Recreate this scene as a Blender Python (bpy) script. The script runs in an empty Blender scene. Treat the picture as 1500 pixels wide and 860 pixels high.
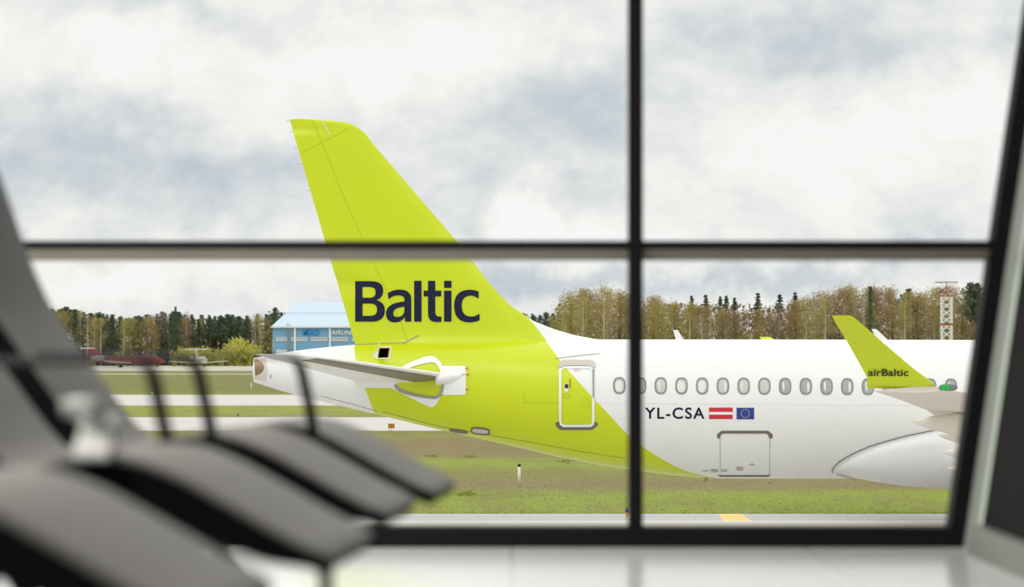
import bpy, bmesh, math, random
from mathutils import Vector, Matrix
PI = math.pi
sc = bpy.context.scene
COL = sc.collection
# ------------------------------------------------------------------ view
F = 85.0 / 36.0 * 1500.0          # focal length in pixels
ZC = 0.805                        # lens height above the lounge floor
HOR = 515.0                       # horizon row
GZ = ZC - 5.1                     # level of the airfield
WY = 10.0                         # distance of the window wall


def W(px, py, Y):
    return Vector(((px - 750.0) * Y / F, Y, ZC - (py - HOR) * Y / F))


# ------------------------------------------------------------------ object helpers
def link(name, me, mat=None, parent=None, loc=(0, 0, 0), smooth=False):
    o = bpy.data.objects.new(name, me)
    COL.objects.link(o)
    o.location = loc
    if parent is not None:
        o.parent = parent
    if mat is not None and len(me.materials) == 0:
        for m in (mat if isinstance(mat, (list, tuple)) else [mat]):
            me.materials.append(m)
    if smooth:
        for p in me.polygons:
            p.use_smooth = True
    return o


def mesh(name, verts, faces, mat=None, parent=None, smooth=False, off=None, loc=(0, 0, 0)):
    me = bpy.data.meshes.new(name)
    if off is not None:
        verts = [(v[0] - off[0], v[1] - off[1], v[2] - off[2]) for v in verts]
    me.from_pydata([tuple(v) for v in verts], [], faces)
    me.validate()
    bm = bmesh.new(); bm.from_mesh(me)
    bmesh.ops.recalc_face_normals(bm, faces=bm.faces)
    bm.to_mesh(me); bm.free()
    return link(name, me, mat, parent, loc, smooth)


def tag(o, label=None, cat=None, group=None, kind=None):
    if label: o['label'] = label
    if cat: o['category'] = cat
    if group: o['group'] = group
    if kind: o['kind'] = kind
    return o


def thing(name, label, cat, loc=(0, 0, 0), rz=0, group=None):
    o = bpy.data.objects.new(name, None)
    COL.objects.link(o)
    o.location = loc
    o.rotation_euler = (0, 0, rz)
    o.empty_display_size = 0.2
    return tag(o, label, cat, group)


def kids(o):
    return [c for c in bpy.data.objects if c.parent == o]


def copy_tree(o, parent=None):
    c = o.copy(); COL.objects.link(c)
    if parent is not None: c.parent = parent
    for ch in kids(o): copy_tree(ch, c)
    return c


class MB:
    """collects simple solids into one mesh"""
    def __init__(s): s.v = []; s.f = []

    def add(s, v, f):
        n = len(s.v); s.v += [tuple(x) for x in v]; s.f += [[i + n for i in q] for q in f]
        return s

    def box(s, a, b):
        x0, y0, z0 = a; x1, y1, z1 = b
        return s.add([(x0, y0, z0), (x1, y0, z0), (x1, y1, z0), (x0, y1, z0), (x0, y0, z1), (x1, y0, z1), (x1, y1, z1), (x0, y1, z1)],
                     [(0, 3, 2, 1), (4, 5, 6, 7), (0, 1, 5, 4), (1, 2, 6, 5), (2, 3, 7, 6), (3, 0, 4, 7)])

    def tube(s, pts, r, n=8):
        pts = [Vector(p) for p in pts]
        rr = r if isinstance(r, (list, tuple)) else [r] * len(pts)
        rings = []
        ref = Vector((0, 0, 1))
        for i, p in enumerate(pts):
            d = (pts[min(i + 1, len(pts) - 1)] - pts[max(i - 1, 0)])
            d = d.normalized() if d.length > 1e-9 else Vector((0, 0, 1))
            a = d.cross(ref)
            if a.length < 0.05: a = d.cross(Vector((1, 0, 0)))
            a.normalize(); b = d.cross(a).normalized()
            rings.append([p + rr[i] * (math.cos(2 * PI * k / n) * a + math.sin(2 * PI * k / n) * b) for k in range(n)])
        return s.loft(rings)

    def loft(s, rings, closed=True, cap=True):
        n = len(rings[0]); v = [p for r in rings for p in r]; f = []
        for i in range(len(rings) - 1):
            for k in range(n if closed else n - 1):
                k2 = (k + 1) % n
                f.append((i * n + k, i * n + k2, (i + 1) * n + k2, (i + 1) * n + k))
        if cap and closed:
            f.append(tuple(range(n - 1, -1, -1)))
            f.append(tuple((len(rings) - 1) * n + k for k in range(n)))
        return s.add(v, f)

    def build(s, name, mat=None, parent=None, smooth=False, off=None):
        return mesh(name, s.v, s.f, mat, parent, smooth, off)


def auto_smooth(o, ang=35):
    me = o.data
    bm = bmesh.new(); bm.from_mesh(me)
    for e in bm.edges:
        if len(e.link_faces) == 2 and e.calc_face_angle(0) > math.radians(ang): e.smooth = False
    for f in bm.faces: f.smooth = True
    bm.to_mesh(me); bm.free()
    return o


def interp(xs, ys):
    """monotone-ish cubic through the points"""
    n = len(xs)
    d = [(ys[i + 1] - ys[i]) / (xs[i + 1] - xs[i]) for i in range(n - 1)]
    m = [d[0]] + [0 if d[i - 1] * d[i] <= 0 else 2 * d[i - 1] * d[i] / (d[i - 1] + d[i]) for i in range(1, n - 1)] + [d[-1]]

    def g(x):
        if x <= xs[0]: return ys[0] + m[0] * (x - xs[0]) * 0
        if x >= xs[-1]: return ys[-1]
        i = max(k for k in range(n - 1) if xs[k] <= x)
        h = xs[i + 1] - xs[i]; t = (x - xs[i]) / h
        return ((2 * t**3 - 3 * t * t + 1) * ys[i] + (t**3 - 2 * t * t + t) * h * m[i] + (-2 * t**3 + 3 * t * t) * ys[i + 1] + (t**3 - t * t) * h * m[i + 1])
    return g


def lin(xs, ys):
    def g(x):
        if x <= xs[0]: return ys[0]
        for i in range(len(xs) - 1):
            if x <= xs[i + 1]:
                return ys[i] + (ys[i + 1] - ys[i]) * (x - xs[i]) / (xs[i + 1] - xs[i])
        return ys[-1]
    return g


# ------------------------------------------------------------------ materials
def s2l(c):
    return tuple((x / 12.92 if x <= 0.04045 else ((x + 0.055) / 1.055) ** 2.4) for x in c)


def rgb(r, g, b):
    return s2l((r / 255.0, g / 255.0, b / 255.0)) + (1.0,)


class NT:
    """small node-building helper"""
    def __init__(s, tree): s.t = tree; tree.nodes.clear()

    def n(s, kind, **kw):
        x = s.t.nodes.new(kind)
        for k, v in kw.items(): setattr(x, k, v)
        return x

    def put(s, sock, val):
        if isinstance(val, bpy.types.NodeSocket): s.t.links.new(val, sock)
        else: sock.default_value = val

    def math(s, op, a, b=0.0, c=0.0, clamp=False):
        x = s.n('ShaderNodeMath', operation=op, use_clamp=clamp)
        s.put(x.inputs[0], a); s.put(x.inputs[1], b); s.put(x.inputs[2], c)
        return x.outputs[0]

    def mix(s, f, a, b, blend='MIX'):
        x = s.n('ShaderNodeMix', data_type='RGBA', blend_type=blend)
        s.put(x.inputs[0], f); s.put(x.inputs[6], a); s.put(x.inputs[7], b)
        return x.outputs[2]

    def smooth(s, v, a, b):
        x = s.n('ShaderNodeMapRange', interpolation_type='SMOOTHSTEP')
        s.put(x.inputs[0], v); x.inputs[1].default_value = a; x.inputs[2].default_value = b
        return x.outputs[0]

    def noise(s, vec, scale, detail=4, rough=0.55, out=0, dist=0.0):
        x = s.n('ShaderNodeTexNoise')
        s.put(x.inputs['Vector'], vec)
        x.inputs['Scale'].default_value = scale; x.inputs['Detail'].default_value = detail
        x.inputs['Roughness'].default_value = rough; x.inputs['Distortion'].default_value = dist
        return x.outputs[out]

    def mapping(s, vec, scale=(1, 1, 1), loc=(0, 0, 0)):
        x = s.n('ShaderNodeMapping')
        s.put(x.inputs[0], vec); x.inputs['Scale'].default_value = scale; x.inputs['Location'].default_value = loc
        return x.outputs[0]

    def ramp(s, fac, stops, interp='LINEAR'):
        x = s.n('ShaderNodeValToRGB'); s.put(x.inputs[0], fac)
        cr = x.color_ramp; cr.interpolation = interp
        cr.elements[0].position, cr.elements[0].color = stops[0]
        cr.elements[1].position, cr.elements[1].color = stops[-1]
        for p, c in stops[1:-1]:
            e = cr.elements.new(p); e.color = c
        return x.outputs[0]


def principled(name, rough=0.5, metal=0.0, spec=0.5, coat=0.0):
    m = bpy.data.materials.new(name); m.use_nodes = True
    nt = NT(m.node_tree)
    out = nt.n('ShaderNodeOutputMaterial'); p = nt.n('ShaderNodeBsdfPrincipled')
    nt.t.links.new(p.outputs[0], out.inputs[0])
    p.inputs['Roughness'].default_value = rough; p.inputs['Metallic'].default_value = metal
    p.inputs['Specular IOR Level'].default_value = spec
    p.inputs['Coat Weight'].default_value = coat
    p.inputs['Coat Roughness'].default_value = 0.06
    return m, nt, p


def simple(name, col, rough=0.5, metal=0.0, var=0.06, scale=6.0, spec=0.5, coat=0.0):
    m, nt, p = principled(name, rough, metal, spec, coat)
    tc = nt.n('ShaderNodeTexCoord').outputs['Object']
    nz = nt.noise(tc, scale, 5)
    a = tuple(c * (1 - var) for c in col[:3]) + (1,); b = tuple(min(1, c * (1 + var)) for c in col[:3]) + (1,)
    nt.put(p.inputs['Base Color'], nt.mix(nz, a, b))
    return m


LIME = rgb(203, 217, 10)
LIME_A = LIME
WHITE = (0.86, 0.86, 0.85, 1)
M = {}
M['white'] = simple('white_paint', WHITE, 0.32, var=0.015, scale=0.8, coat=0.2)
M['lime'] = simple('lime_paint', LIME, 0.35, var=0.03, scale=0.6, coat=0.2)
M['navy'] = simple('navy_paint', rgb(18, 25, 55), 0.5, var=0.02, spec=0.25)
M['pale_red'] = simple('pale_red_print', rgb(226, 160, 155), 0.5)
M['pane_grey'] = simple('cabin_pane_grey', rgb(165, 167, 166), 0.15, var=0.15, scale=7.0)
M['grey_seal'] = simple('grey_seal', rgb(158, 152, 145), 0.5)
M['beige'] = simple('beige_panel', rgb(214, 205, 194), 0.5, var=0.03)
M['scuff'] = simple('scuff_plate', rgb(112, 104, 96), 0.5)
M['scuff_light'] = simple('light_scuff_plate', rgb(205, 196, 186), 0.4)
M['metal_le'] = simple('leading_edge_metal', rgb(136, 128, 112), 0.5, 0.3, var=0.03)
M['bronze'] = simple('exhaust_metal', rgb(150, 125, 100), 0.35, 0.85, var=0.15, scale=2.0)
M['dark'] = simple('dark_cavity', rgb(40, 38, 36), 0.7)
M['rust'] = simple('cavity_rim', rgb(176, 98, 60), 0.6)
M['red'] = simple('red_paint', rgb(205, 38, 58), 0.4)
M['flag_blue'] = simple('blue_paint', rgb(30, 58, 140), 0.4)
M['yellow'] = simple('yellow_paint', rgb(240, 215, 120), 0.4)
M['line'] = simple('panel_seam', rgb(168, 166, 160), 0.6)
M['line_lime'] = simple('panel_seam_on_lime', rgb(180, 190, 24), 0.6)
M['tyre'] = simple('rubber', rgb(32, 32, 33), 0.8)
M['pane'] = simple('cabin_pane', rgb(196, 199, 190), 0.15, var=0.12, scale=7.0)
M['wring'] = simple('window_ring', rgb(136, 136, 132), 0.4, var=0.1)
M['shade'] = simple('window_shade', rgb(226, 226, 220), 0.5)


def emit(name, col, strength):
    m = bpy.data.materials.new(name); m.use_nodes = True
    nt = NT(m.node_tree); out = nt.n('ShaderNodeOutputMaterial'); e = nt.n('ShaderNodeEmission')
    e.inputs[0].default_value = col; e.inputs[1].default_value = strength
    nt.t.links.new(e.outputs[0], out.inputs[0]); return m


M['nav_green'] = emit('green_light', (0.02, 1.0, 0.12, 1), 0.6)

# ------------------------------------------------------------------ world: broken cloud
wd = bpy.data.worlds.new('cloudy_sky'); sc.world = wd; wd.use_nodes = True
nt = NT(wd.node_tree)
wout = nt.n('ShaderNodeOutputWorld'); bg = nt.n('ShaderNodeBackground')
nt.t.links.new(bg.outputs[0], wout.inputs[0])
gen = nt.n('ShaderNodeTexCoord').outputs['Generated']
sep = nt.n('ShaderNodeSeparateXYZ'); nt.put(sep.inputs[0], gen)
dx, dy, dz = sep.outputs
warp = nt.noise(gen, 16.0, 5, 0.6, out=1)
wv = nt.n('ShaderNodeSeparateXYZ'); nt.put(wv.inputs[0], warp)
wx = nt.math('ADD', dx, nt.math('MULTIPLY', nt.math('SUBTRACT', wv.outputs[0], 0.5), 0.10))
wz = nt.math('ADD', dz, nt.math('MULTIPLY', nt.math('SUBTRACT', wv.outputs[1], 0.5), 0.07))


def blob(px, py, rx, ry):
    """soft patch of the sky around a direction"""
    cx, cz = (px - 750) / F, (HOR - py) / F
    a = nt.math('DIVIDE', nt.math('SUBTRACT', wx, cx), rx / F)
    b = nt.math('DIVIDE', nt.math('SUBTRACT', wz, cz), ry / F)
    q = nt.math('ADD', nt.math('MULTIPLY', a, a), nt.math('MULTIPLY', b, b))
    return nt.math('POWER', 2.718, nt.math('MULTIPLY', q, -1.0))


cl = nt.mapping(gen, (1, 1, 1.7))
n1 = nt.noise(cl, 13.0, 9, 0.56, dist=0.25)
n2 = nt.noise(nt.mapping(gen, (1, 1, 1.6), (3.1, 1.7, 0.4)), 34.0, 7, 0.6)
n3 = nt.noise(nt.mapping(gen, (1, 1, 1.35), (0.7, 0.2, 5.1)), 21.0, 7, 0.58, dist=0.15)
billow = nt.math('ABSOLUTE', nt.math('SUBTRACT', n3, 0.5))          # cauliflower edges of the cumulus
n4 = nt.noise(nt.mapping(gen, (1, 1, 1.3), (1.7, 4.2, 2.1)), 60.0, 5, 0.55)
dens = nt.math('ADD', nt.math('MULTIPLY', nt.math('SUBTRACT', n1, 0.5), 1.15), nt.math('MULTIPLY', nt.math('SUBTRACT', n2, 0.5), 0.7))
dens = nt.math('ADD', dens, nt.math('MULTIPLY', nt.math('SUBTRACT', billow, 0.09), -1.4))
dens = nt.math('ADD', dens, nt.math('MULTIPLY', nt.math('SUBTRACT', n4, 0.5), 0.28))
dark_sum = 0.25
for (px, py, rx, ry, k) in [(40, 250, 190, 110, 0.60), (330, 265, 190, 85, 0.38), (840, 190, 170, 70, 0.36), (1180, 70, 210, 60, 0.42), (260, 10, 230, 28, 0.30),
                            (560, 255, 160, 70, 0.20), (1080, 405, 420, 22, 0.55), (690, 330, 60, 60, 0.25), (820, 420, 120, 25, 0.30),
                            (150, 90, 200, 60, -0.30), (640, 70, 190, 70, -0.34), (790, 336, 80, 24, -0.95), (1290, 230, 210, 90, -0.40), (1010, 280, 120, 60, -0.22),
                            (1000, 130, 120, 50, -0.1), (220, 410, 260, 38, -0.55), (430, 130, 120, 60, -0.2), (1420, 160, 70, 120, -0.3)]:
    dark_sum = nt.math('ADD', dark_sum, nt.math('MULTIPLY', blob(px, py, rx, ry), k))
cover = nt.math('ADD', dark_sum, dens)
skycol = nt.ramp(cover, [(0.0, rgb(255, 255, 253)), (0.2, rgb(249, 249, 246)), (0.45, rgb(235, 237, 237)), (0.7, rgb(217, 222, 226)), (1.0, rgb(195, 206, 218))])
# an overcast dome is brighter overhead than at the horizon
up = nt.smooth(dz, 0.16, 0.75)
gain = nt.math('ADD', 1.0, nt.math('MULTIPLY', up, 0.6))
vm = nt.n('ShaderNodeVectorMath', operation='SCALE')
nt.put(vm.inputs[0], skycol); nt.put(vm.inputs['Scale'], gain)
nt.put(bg.inputs[0], vm.outputs[0]); bg.inputs[1].default_value = 1.0

sun = bpy.data.lights.new('sun', 'SUN'); sun.energy = 0.3; sun.angle = math.radians(25); sun.color = (1, 0.97, 0.92)
so = bpy.data.objects.new('sun', sun); COL.objects.link(so)
so.rotation_euler = Vector((0.35, 0.75, -1.0)).to_track_quat('-Z', 'Y').to_euler()

# ------------------------------------------------------------------ camera
cam = bpy.data.cameras.new('camera'); co = bpy.data.objects.new('camera', cam); COL.objects.link(co)
co.location = (0, 0, ZC); co.rotation_euler = (PI / 2, 0, 0)
cam.lens = 85; cam.sensor_width = 36; cam.shift_y = (HOR - 430.0) / 1500.0
cam.clip_end = 6000; cam.clip_start = 0.05
cam.dof.use_dof = True; cam.dof.focus_distance = 63.0; cam.dof.aperture_fstop = 2.1
sc.camera = co
vs = sc.view_settings
sc.display_settings.display_device = 'sRGB'
vs.view_transform = 'Standard'; vs.look = 'None'; vs.gamma = 1; vs.exposure = 0.0; vs.use_curve_mapping = False
sc.cycles.transparent_max_bounces = 16

#%% SECTIONS
# ------------------------------------------------------------------ AIRCRAFT
Y0 = 64.9
AB = Vector((13.7, Y0, GZ))       # where the main gear stands
plane = thing('passenger_aircraft', 'lime-tailed white jet airliner standing on the taxiway behind the window, big lettering on its fin', 'airplane', AB)


def X_(px, Y=Y0): return (px - 750.0) * Y / F
def Z_(py, Y=Y0): return ZC - (py - HOR) * Y / F


top_t = [(372, 524.5), (400, 519), (440, 513), (480, 508.5), (520, 505), (560, 502.8), (600, 501.5), (680, 499.5), (760, 498), (850, 497.2), (1040, 497.2), (1420, 498)]
bot_t = [(372, 560), (400, 569), (424, 576), (488, 592.3), (550, 606.8), (574, 612.4), (627, 625.7), (681, 637.8), (760, 656), (824, 671), (872, 680.4), (918, 687), (947, 691.5), (1001, 697.8), (1041, 700.2), (1080, 700.9), (1420, 701)]
ZT = interp([X_(a) for a, b in top_t], [Z_(b) for a, b in top_t])
ZB = interp([X_(a) for a, b in bot_t], [Z_(b) for a, b in bot_t])
XE = X_(1420)
XN = X_(372) + 38.7               # nose
XNS = XN - 6.5


def fus(x):
    """top, bottom, half width at station x"""
    if x <= XNS:
        t, b = ZT(x), ZB(x)
    else:
        u = (x - XNS) / 6.5
        zt0, zb0 = ZT(XE), ZB(XE); zn = zb0 + 1.25
        k = math.sqrt(max(0, 1 - u ** 2.2))
        t = zn + (zt0 - zn) * k; b = zn + (zb0 - zn) * k
    h = (t - b) / 2
    u = min(1, max(0, (x - X_(372)) / 9.0))
    return t, b, h * (0.80 + 0.15 * u)


def fus_hw(x, z):
    t, b, w = fus(x); c = (t + b) / 2; h = (t - b) / 2
    q = 1 - ((z - c) / max(h, 1e-6)) ** 2
    return w * math.sqrt(max(q, 0.0))


def on_fus(px, py, off=0.006):
    """point of the near side of the fuselage seen at a pixel, lifted by off"""
    Y = Y0 - 1.7
    for _ in range(8):
        p = W(px, py, Y)
        Y = Y0 - fus_hw(p.x, p.z)
    p = W(px, py, Y)
    t, b, w = fus(p.x); c = (t + b) / 2; h = (t - b) / 2
    n = Vector((0, (p.y - Y0) / (w * w), (p.z - c) / (h * h))).normalized()
    return p + n * off


# livery mask: paint boundaries as functions of height, in the aircraft's own coordinates
front_px = [(762, 452), (780, 473), (798, 496), (806, 508), (819, 526), (828, 537), (850, 562), (870, 584), (890, 605), (915, 632), (941, 654), (969, 672), (1001, 688.5), (1027, 696), (1046, 699.3)]
back_px = [(518, 498), (519, 508), (521, 526), (527, 548), (534, 568), (541, 586), (550, 607)]


def floatcurve(nt, val, pts, z0, z1, x0, x1):
    fc = nt.n('ShaderNodeFloatCurve')
    mr = nt.n('ShaderNodeMapRange'); nt.put(mr.inputs[0], val); mr.inputs[1].default_value = z0; mr.inputs[2].default_value = z1
    nt.put(fc.inputs['Value'], mr.outputs[0])
    c = fc.mapping.curves[0]
    pp = sorted([((z - z0) / (z1 - z0), (x - x0) / (x1 - x0)) for x, z in pts])
    c.points[0].location = pp[0]; c.points[1].location = pp[-1]
    for a in pp[1:-1]: c.points.new(*a)
    for q in c.points: q.handle_type = 'AUTO'
    fc.mapping.update()
    mo = nt.n('ShaderNodeMapRange'); nt.put(mo.inputs[0], fc.outputs[0]); mo.inputs[3].default_value = x0; mo.inputs[4].default_value = x1
    return mo.outputs[0]


def livery_mat(name='airliner_livery', tail=True):
    m, nt, p = principled(name, 0.3, spec=0.4, coat=0.12)
    tc = nt.n('ShaderNodeTexCoord').outputs['Object']
    s = nt.n('ShaderNodeSeparateXYZ'); nt.put(s.inputs[0], tc)
    x, y, z = s.outputs
    fp, bp = [], []
    for px, py in front_px:
        q = (W(px, py, Y0 - 0.15) if py < 497 else on_fus(px, py, 0)) - AB; fp.append((q.x, q.z))
    fp = [(fp[0][0] - 2.0, fp[0][1] + 3.0)] + fp
    for px, py in back_px:
        q = on_fus(px, max(py, 505), 0) - AB; bp.append((q.x, q.z + (0 if py > 505 else 0.2)))
    fx = floatcurve(nt, z, fp, 1.4, 9.5, -18, -4)
    bx = floatcurve(nt, z, bp, 3.0, 6.0, -19, -15)
    a = nt.smooth(nt.math('SUBTRACT', fx, x), -0.008, 0.008)
    b = nt.smooth(nt.math('SUBTRACT', x, bx), -0.008, 0.008)
    k = nt.math('MULTIPLY', a, b) if tail else a
    nz = nt.noise(tc, 0.9, 5)
    lime = nt.mix(nz, tuple(c * 0.96 for c in LIME[:3]) + (1,), tuple(c * 1.04 for c in LIME[:3]) + (1,))
    st = nt.noise(nt.mapping(tc, (0.5, 1, 3)), 3.0, 6)
    wh = nt.mix(st, (0.80, 0.80, 0.79, 1), (0.88, 0.88, 0.87, 1))
    nt.put(p.inputs['Base Color'], nt.mix(k, wh, lime))
    # skin plates ripple the reflections very slightly
    bmp = nt.n('ShaderNodeBump'); bmp.inputs['Strength'].default_value = 0.04; bmp.inputs['Distance'].default_value = 0.3
    nt.put(bmp.inputs['Height'], nt.noise(nt.mapping(tc, (0.6, 1, 1.4)), 1.2, 2))
    nt.put(p.inputs['Normal'], bmp.outputs[0])
    return m


M['livery'] = livery_mat()
M['fin_livery'] = livery_mat('fin_livery', False)

# fuselage skin
xs = []
x = X_(372)
while x < XN - 0.02:
    xs.append(x); x += 0.22 if x < XE else (0.8 if x < XNS else 0.3)
xs.append(XN - 0.02)
NS = 96
rings = []
for x in xs:
    t, b, w = fus(x); c = (t + b) / 2; h = (t - b) / 2
    rings.append([(x, Y0 - w * math.sin(2 * PI * k / NS), c + h * math.cos(2 * PI * k / NS)) for k in range(NS)])
mb = MB().loft(rings)
fuselage = mb.build('fuselage', [M['livery'], M['dark'], M['rust']], plane, True, AB)


def on_plane(name, verts, faces, mat, parent=None, smooth=False):
    o = mesh(name, verts, faces, mat, parent or plane, smooth, AB)
    return o


def fill2d(loops):
    """flat triangulated mesh (vertices, faces) of closed 2-D loops, inner loops are holes"""
    cu = bpy.data.curves.new('tmp', 'CURVE'); cu.dimensions = '2D'; cu.fill_mode = 'FRONT'
    for lp in loops:
        sp = cu.splines.new('POLY'); sp.points.add(len(lp) - 1); sp.use_cyclic_u = True
        for p, q in zip(sp.points, lp): p.co = (q[0], -q[1], 0, 1)
    ob = bpy.data.objects.new('tmp', cu)
    COL.objects.link(ob)
    me = bpy.data.meshes.new_from_object(ob.evaluated_get(bpy.context.evaluated_depsgraph_get()))
    bpy.data.objects.remove(ob); bpy.data.curves.remove(cu)
    bm = bmesh.new(); bm.from_mesh(me); bpy.data.meshes.remove(me)
    return bm


def slice_grid(bm, step):
    for ax in (0, 1):
        vals = [v.co[ax] for v in bm.verts]
        lo, hi = min(vals), max(vals)
        k = math.floor(lo / step) + 1
        n = Vector((1, 0, 0)) if ax == 0 else Vector((0, 1, 0))
        while k * step < hi:
            bmesh.ops.bisect_plane(bm, geom=bm.verts[:] + bm.edges[:] + bm.faces[:], plane_co=n * (k * step), plane_no=n)
            k += 1
    return bm


def decal(name, loops, fn, mat, parent=None, step=8, off=0.006, thick=0.004):
    """a plate that follows a surface: loops in pixel coordinates, fn(px,py,off) gives the surface point"""
    bm = slice_grid(fill2d(loops), step)
    bmesh.ops.remove_doubles(bm, verts=bm.verts, dist=0.001)
    for v in bm.verts:
        v.co = fn(v.co.x, -v.co.y, off) - AB
    me = bpy.data.meshes.new(name)
    bmesh.ops.recalc_face_normals(bm, faces=bm.faces)
    if bm.faces and sum(f.normal.y for f in bm.faces) > 0:
        bmesh.ops.reverse_faces(bm, faces=bm.faces)
    bm.to_mesh(me); bm.free()
    o = link(name, me, mat, parent or plane, smooth=True)
    return o


def rrect(x0, y0, x1, y1, r, n=5, skew=0):
    out = []
    for cx, cy, a0 in ((x1 - r, y0 + r, -90), (x1 - r, y1 - r, 0), (x0 + r, y1 - r, 90), (x0 + r, y0 + r, 180)):
        for i in range(n + 1):
            a = math.radians(a0 + 90 * i / n); out.append((cx + r * math.cos(a), cy + r * math.sin(a)))
    return out


def oval(cx, cy, rx, ry, n=28, p=2.5):
    out = []
    for i in range(n):
        a = 2 * PI * i / n; c, s_ = math.cos(a), math.sin(a)
        out.append((cx + rx * abs(c) ** (2 / p) * (1 if c > 0 else -1), cy + ry * abs(s_) ** (2 / p) * (1 if s_ > 0 else -1)))
    return out


def curvy(pts, it=3):
    """closed Chaikin rounding"""
    for _ in range(it):
        q = []
        for i in range(len(pts)):
            a, b = pts[i], pts[(i + 1) % len(pts)]
            q += [(a[0] * .75 + b[0] * .25, a[1] * .75 + b[1] * .25), (a[0] * .25 + b[0] * .75, a[1] * .25 + b[1] * .75)]
        pts = q
    return pts


def stroke(pts, w):
    """outline of a thin line through the points"""
    up, dn = [], []
    for i, p in enumerate(pts):
        a = pts[max(i - 1, 0)]; b = pts[min(i + 1, len(pts) - 1)]
        dx_, dy_ = b[0] - a[0], b[1] - a[1]; L = math.hypot(dx_, dy_)
        nx, ny = -dy_ / L * w / 2, dx_ / L * w / 2
        up.append((p[0] + nx, p[1] + ny)); dn.append((p[0] - nx, p[1] - ny))
    return up + dn[::-1]


def text_loops(txt, px, py, height, width=None, bold=0.0, shear=0.0, spacing=1.0):
    """outline mesh of a word in the built-in font, laid out in pixels with its baseline-left corner at px,py"""
    cu = bpy.data.curves.new('tmp', 'FONT'); cu.body = txt; cu.size = 1; cu.offset = bold; cu.shear = shear; cu.resolution_u = 6; cu.space_character = spacing
    ob = bpy.data.objects.new('tmp', cu); COL.objects.link(ob)
    me = bpy.data.meshes.new_from_object(ob.evaluated_get(bpy.context.evaluated_depsgraph_get()))
    bpy.data.objects.remove(ob); bpy.data.curves.remove(cu)
    bm = bmesh.new(); bm.from_mesh(me); bpy.data.meshes.remove(me)
    x0 = min(v.co.x for v in bm.verts); x1 = max(v.co.x for v in bm.verts)
    y0 = min(v.co.y for v in bm.verts); y1 = max(v.co.y for v in bm.verts)
    sy = height / (y1 - y0); sx = (width / (x1 - x0)) if width else sy
    for v in bm.verts: v.co = Vector((px + (v.co.x - x0) * sx, -(py - (v.co.y - y0) * sy), 0))
    return bm


def text_decal(name, bm, fn, mat, parent, off=0.008, step=6):
    slice_grid(bm, step)
    for v in bm.verts: v.co = fn(v.co.x, -v.co.y, off) - AB
    me = bpy.data.meshes.new(name); bm.to_mesh(me); bm.free()
    return link(name, me, mat, parent)


# ---- vertical fin with dorsal fillet
fin_te = lin([Z_(505), Z_(175), Z_(173.8)], [X_(521), X_(424.5), X_(430)])
fin_le_t = [(505, 905), (499, 892), (497, 874), (491, 842), (482, 811), (470, 781), (447, 747), (420, 721), (353, 668.5), (280, 606), (230, 563), (210, 546), (196, 535.5), (187, 525), (182, 516), (179, 506), (176.5, 485), (175, 462), (174, 440)]
fin_le = lin([Z_(a) for a, b in fin_le_t], [X_(b) for a, b in fin_le_t])
fin_main = lin([Z_(505), Z_(175)], [X_(790), X_(514)])
ZFB, ZFT = Z_(506), Z_(174.2)


def airfoil(c):
    c = min(max(c, 0), 1)
    return max(0, 5 * (0.2969 * math.sqrt(c) - 0.126 * c - 0.3516 * c * c + 0.2843 * c**3 - 0.1036 * c**4))


def fin_hw(x, z):
    le, te = fin_le(z), fin_te(z)
    c = (le - x) / max(le - te, 1e-6)
    ch = fin_main(z) - te
    th = 0.095 * ch
    k = min(1, max(0.12, (Z_(173.5) - z) / 0.12)) ** 0.5
    flare = 0.16 * math.exp(-max(z - Z_(503), 0) / 0.16) * (1 if 0 < c < 1 else 0) * min(1, max(0, (1 - c) / .25))
    # the fillet thins out forwards of the true leading edge
    xm = fin_main(z)
    if le > xm + 0.05:
        cm = (xm - x) / (xm - te)
        base = airfoil(max(cm, 0.0)) * th * 1.0
        blend = 0.11 * math.sqrt(max(0, min(1, (le - x) / 1.2)))
        return max(base, blend * min(1, max(0, c * 30) ** .5)) * k + flare * min(1, c * 8)
    return airfoil(c) * th * k + flare * min(1, c * 8)


def on_fin(px, py, off=0.006):
    Y = Y0 - 0.2
    for _ in range(5):
        p = W(px, py, Y); Y = Y0 - fin_hw(p.x, p.z)
    p = W(px, py, Y); p.y -= off
    return p


zs = [ZFB + (Z_(440) - ZFB) * i / 26 for i in range(27)]
zs += [Z_(440) + (Z_(215) - Z_(440)) * i / 22 for i in range(1, 23)]
zs += [Z_(a) for a in (208, 202, 196, 191, 187, 184, 181, 179, 177.5, 176, 175, 174.4)]
NC = 34
rings = []
for z in zs:
    le, te = fin_le(z), fin_te(z); r = []
    cs = [0.5 - 0.5 * math.cos(PI * i / NC) for i in range(NC + 1)]
    for c in cs: x = le + (te - le) * c; r.append((x, Y0 - fin_hw(x, z), z))
    for c in cs[-2:0:-1]: x = le + (te - le) * c; r.append((x, Y0 + fin_hw(x, z), z))
    rings.append(r)
fin = MB().loft(rings).build('vertical_fin', M['fin_livery'], plane, True, AB)
auto_smooth(fin, 50)

# word on the fin, drawn glyph by glyph (zoomed units: px = 380 + u/3.74, py = 350 + v/3.74)


def glyph(cmds, n=9):
    out = []
    for c in cmds:
        if c[0] == 'L': out.append((c[1], c[2]))
        else:
            x0, y0 = out[-1]; _, cx, cy, x1, y1 = c
            for i in range(1, n + 1):
                t = i / n; out.append(((1 - t)**2 * x0 + 2 * t * (1 - t) * cx + t * t * x1, (1 - t)**2 * y0 + 2 * t * (1 - t) * cy + t * t * y1))
    return [(380 + u / 3.74, 350 + v / 3.74) for u, v in out]


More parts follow.
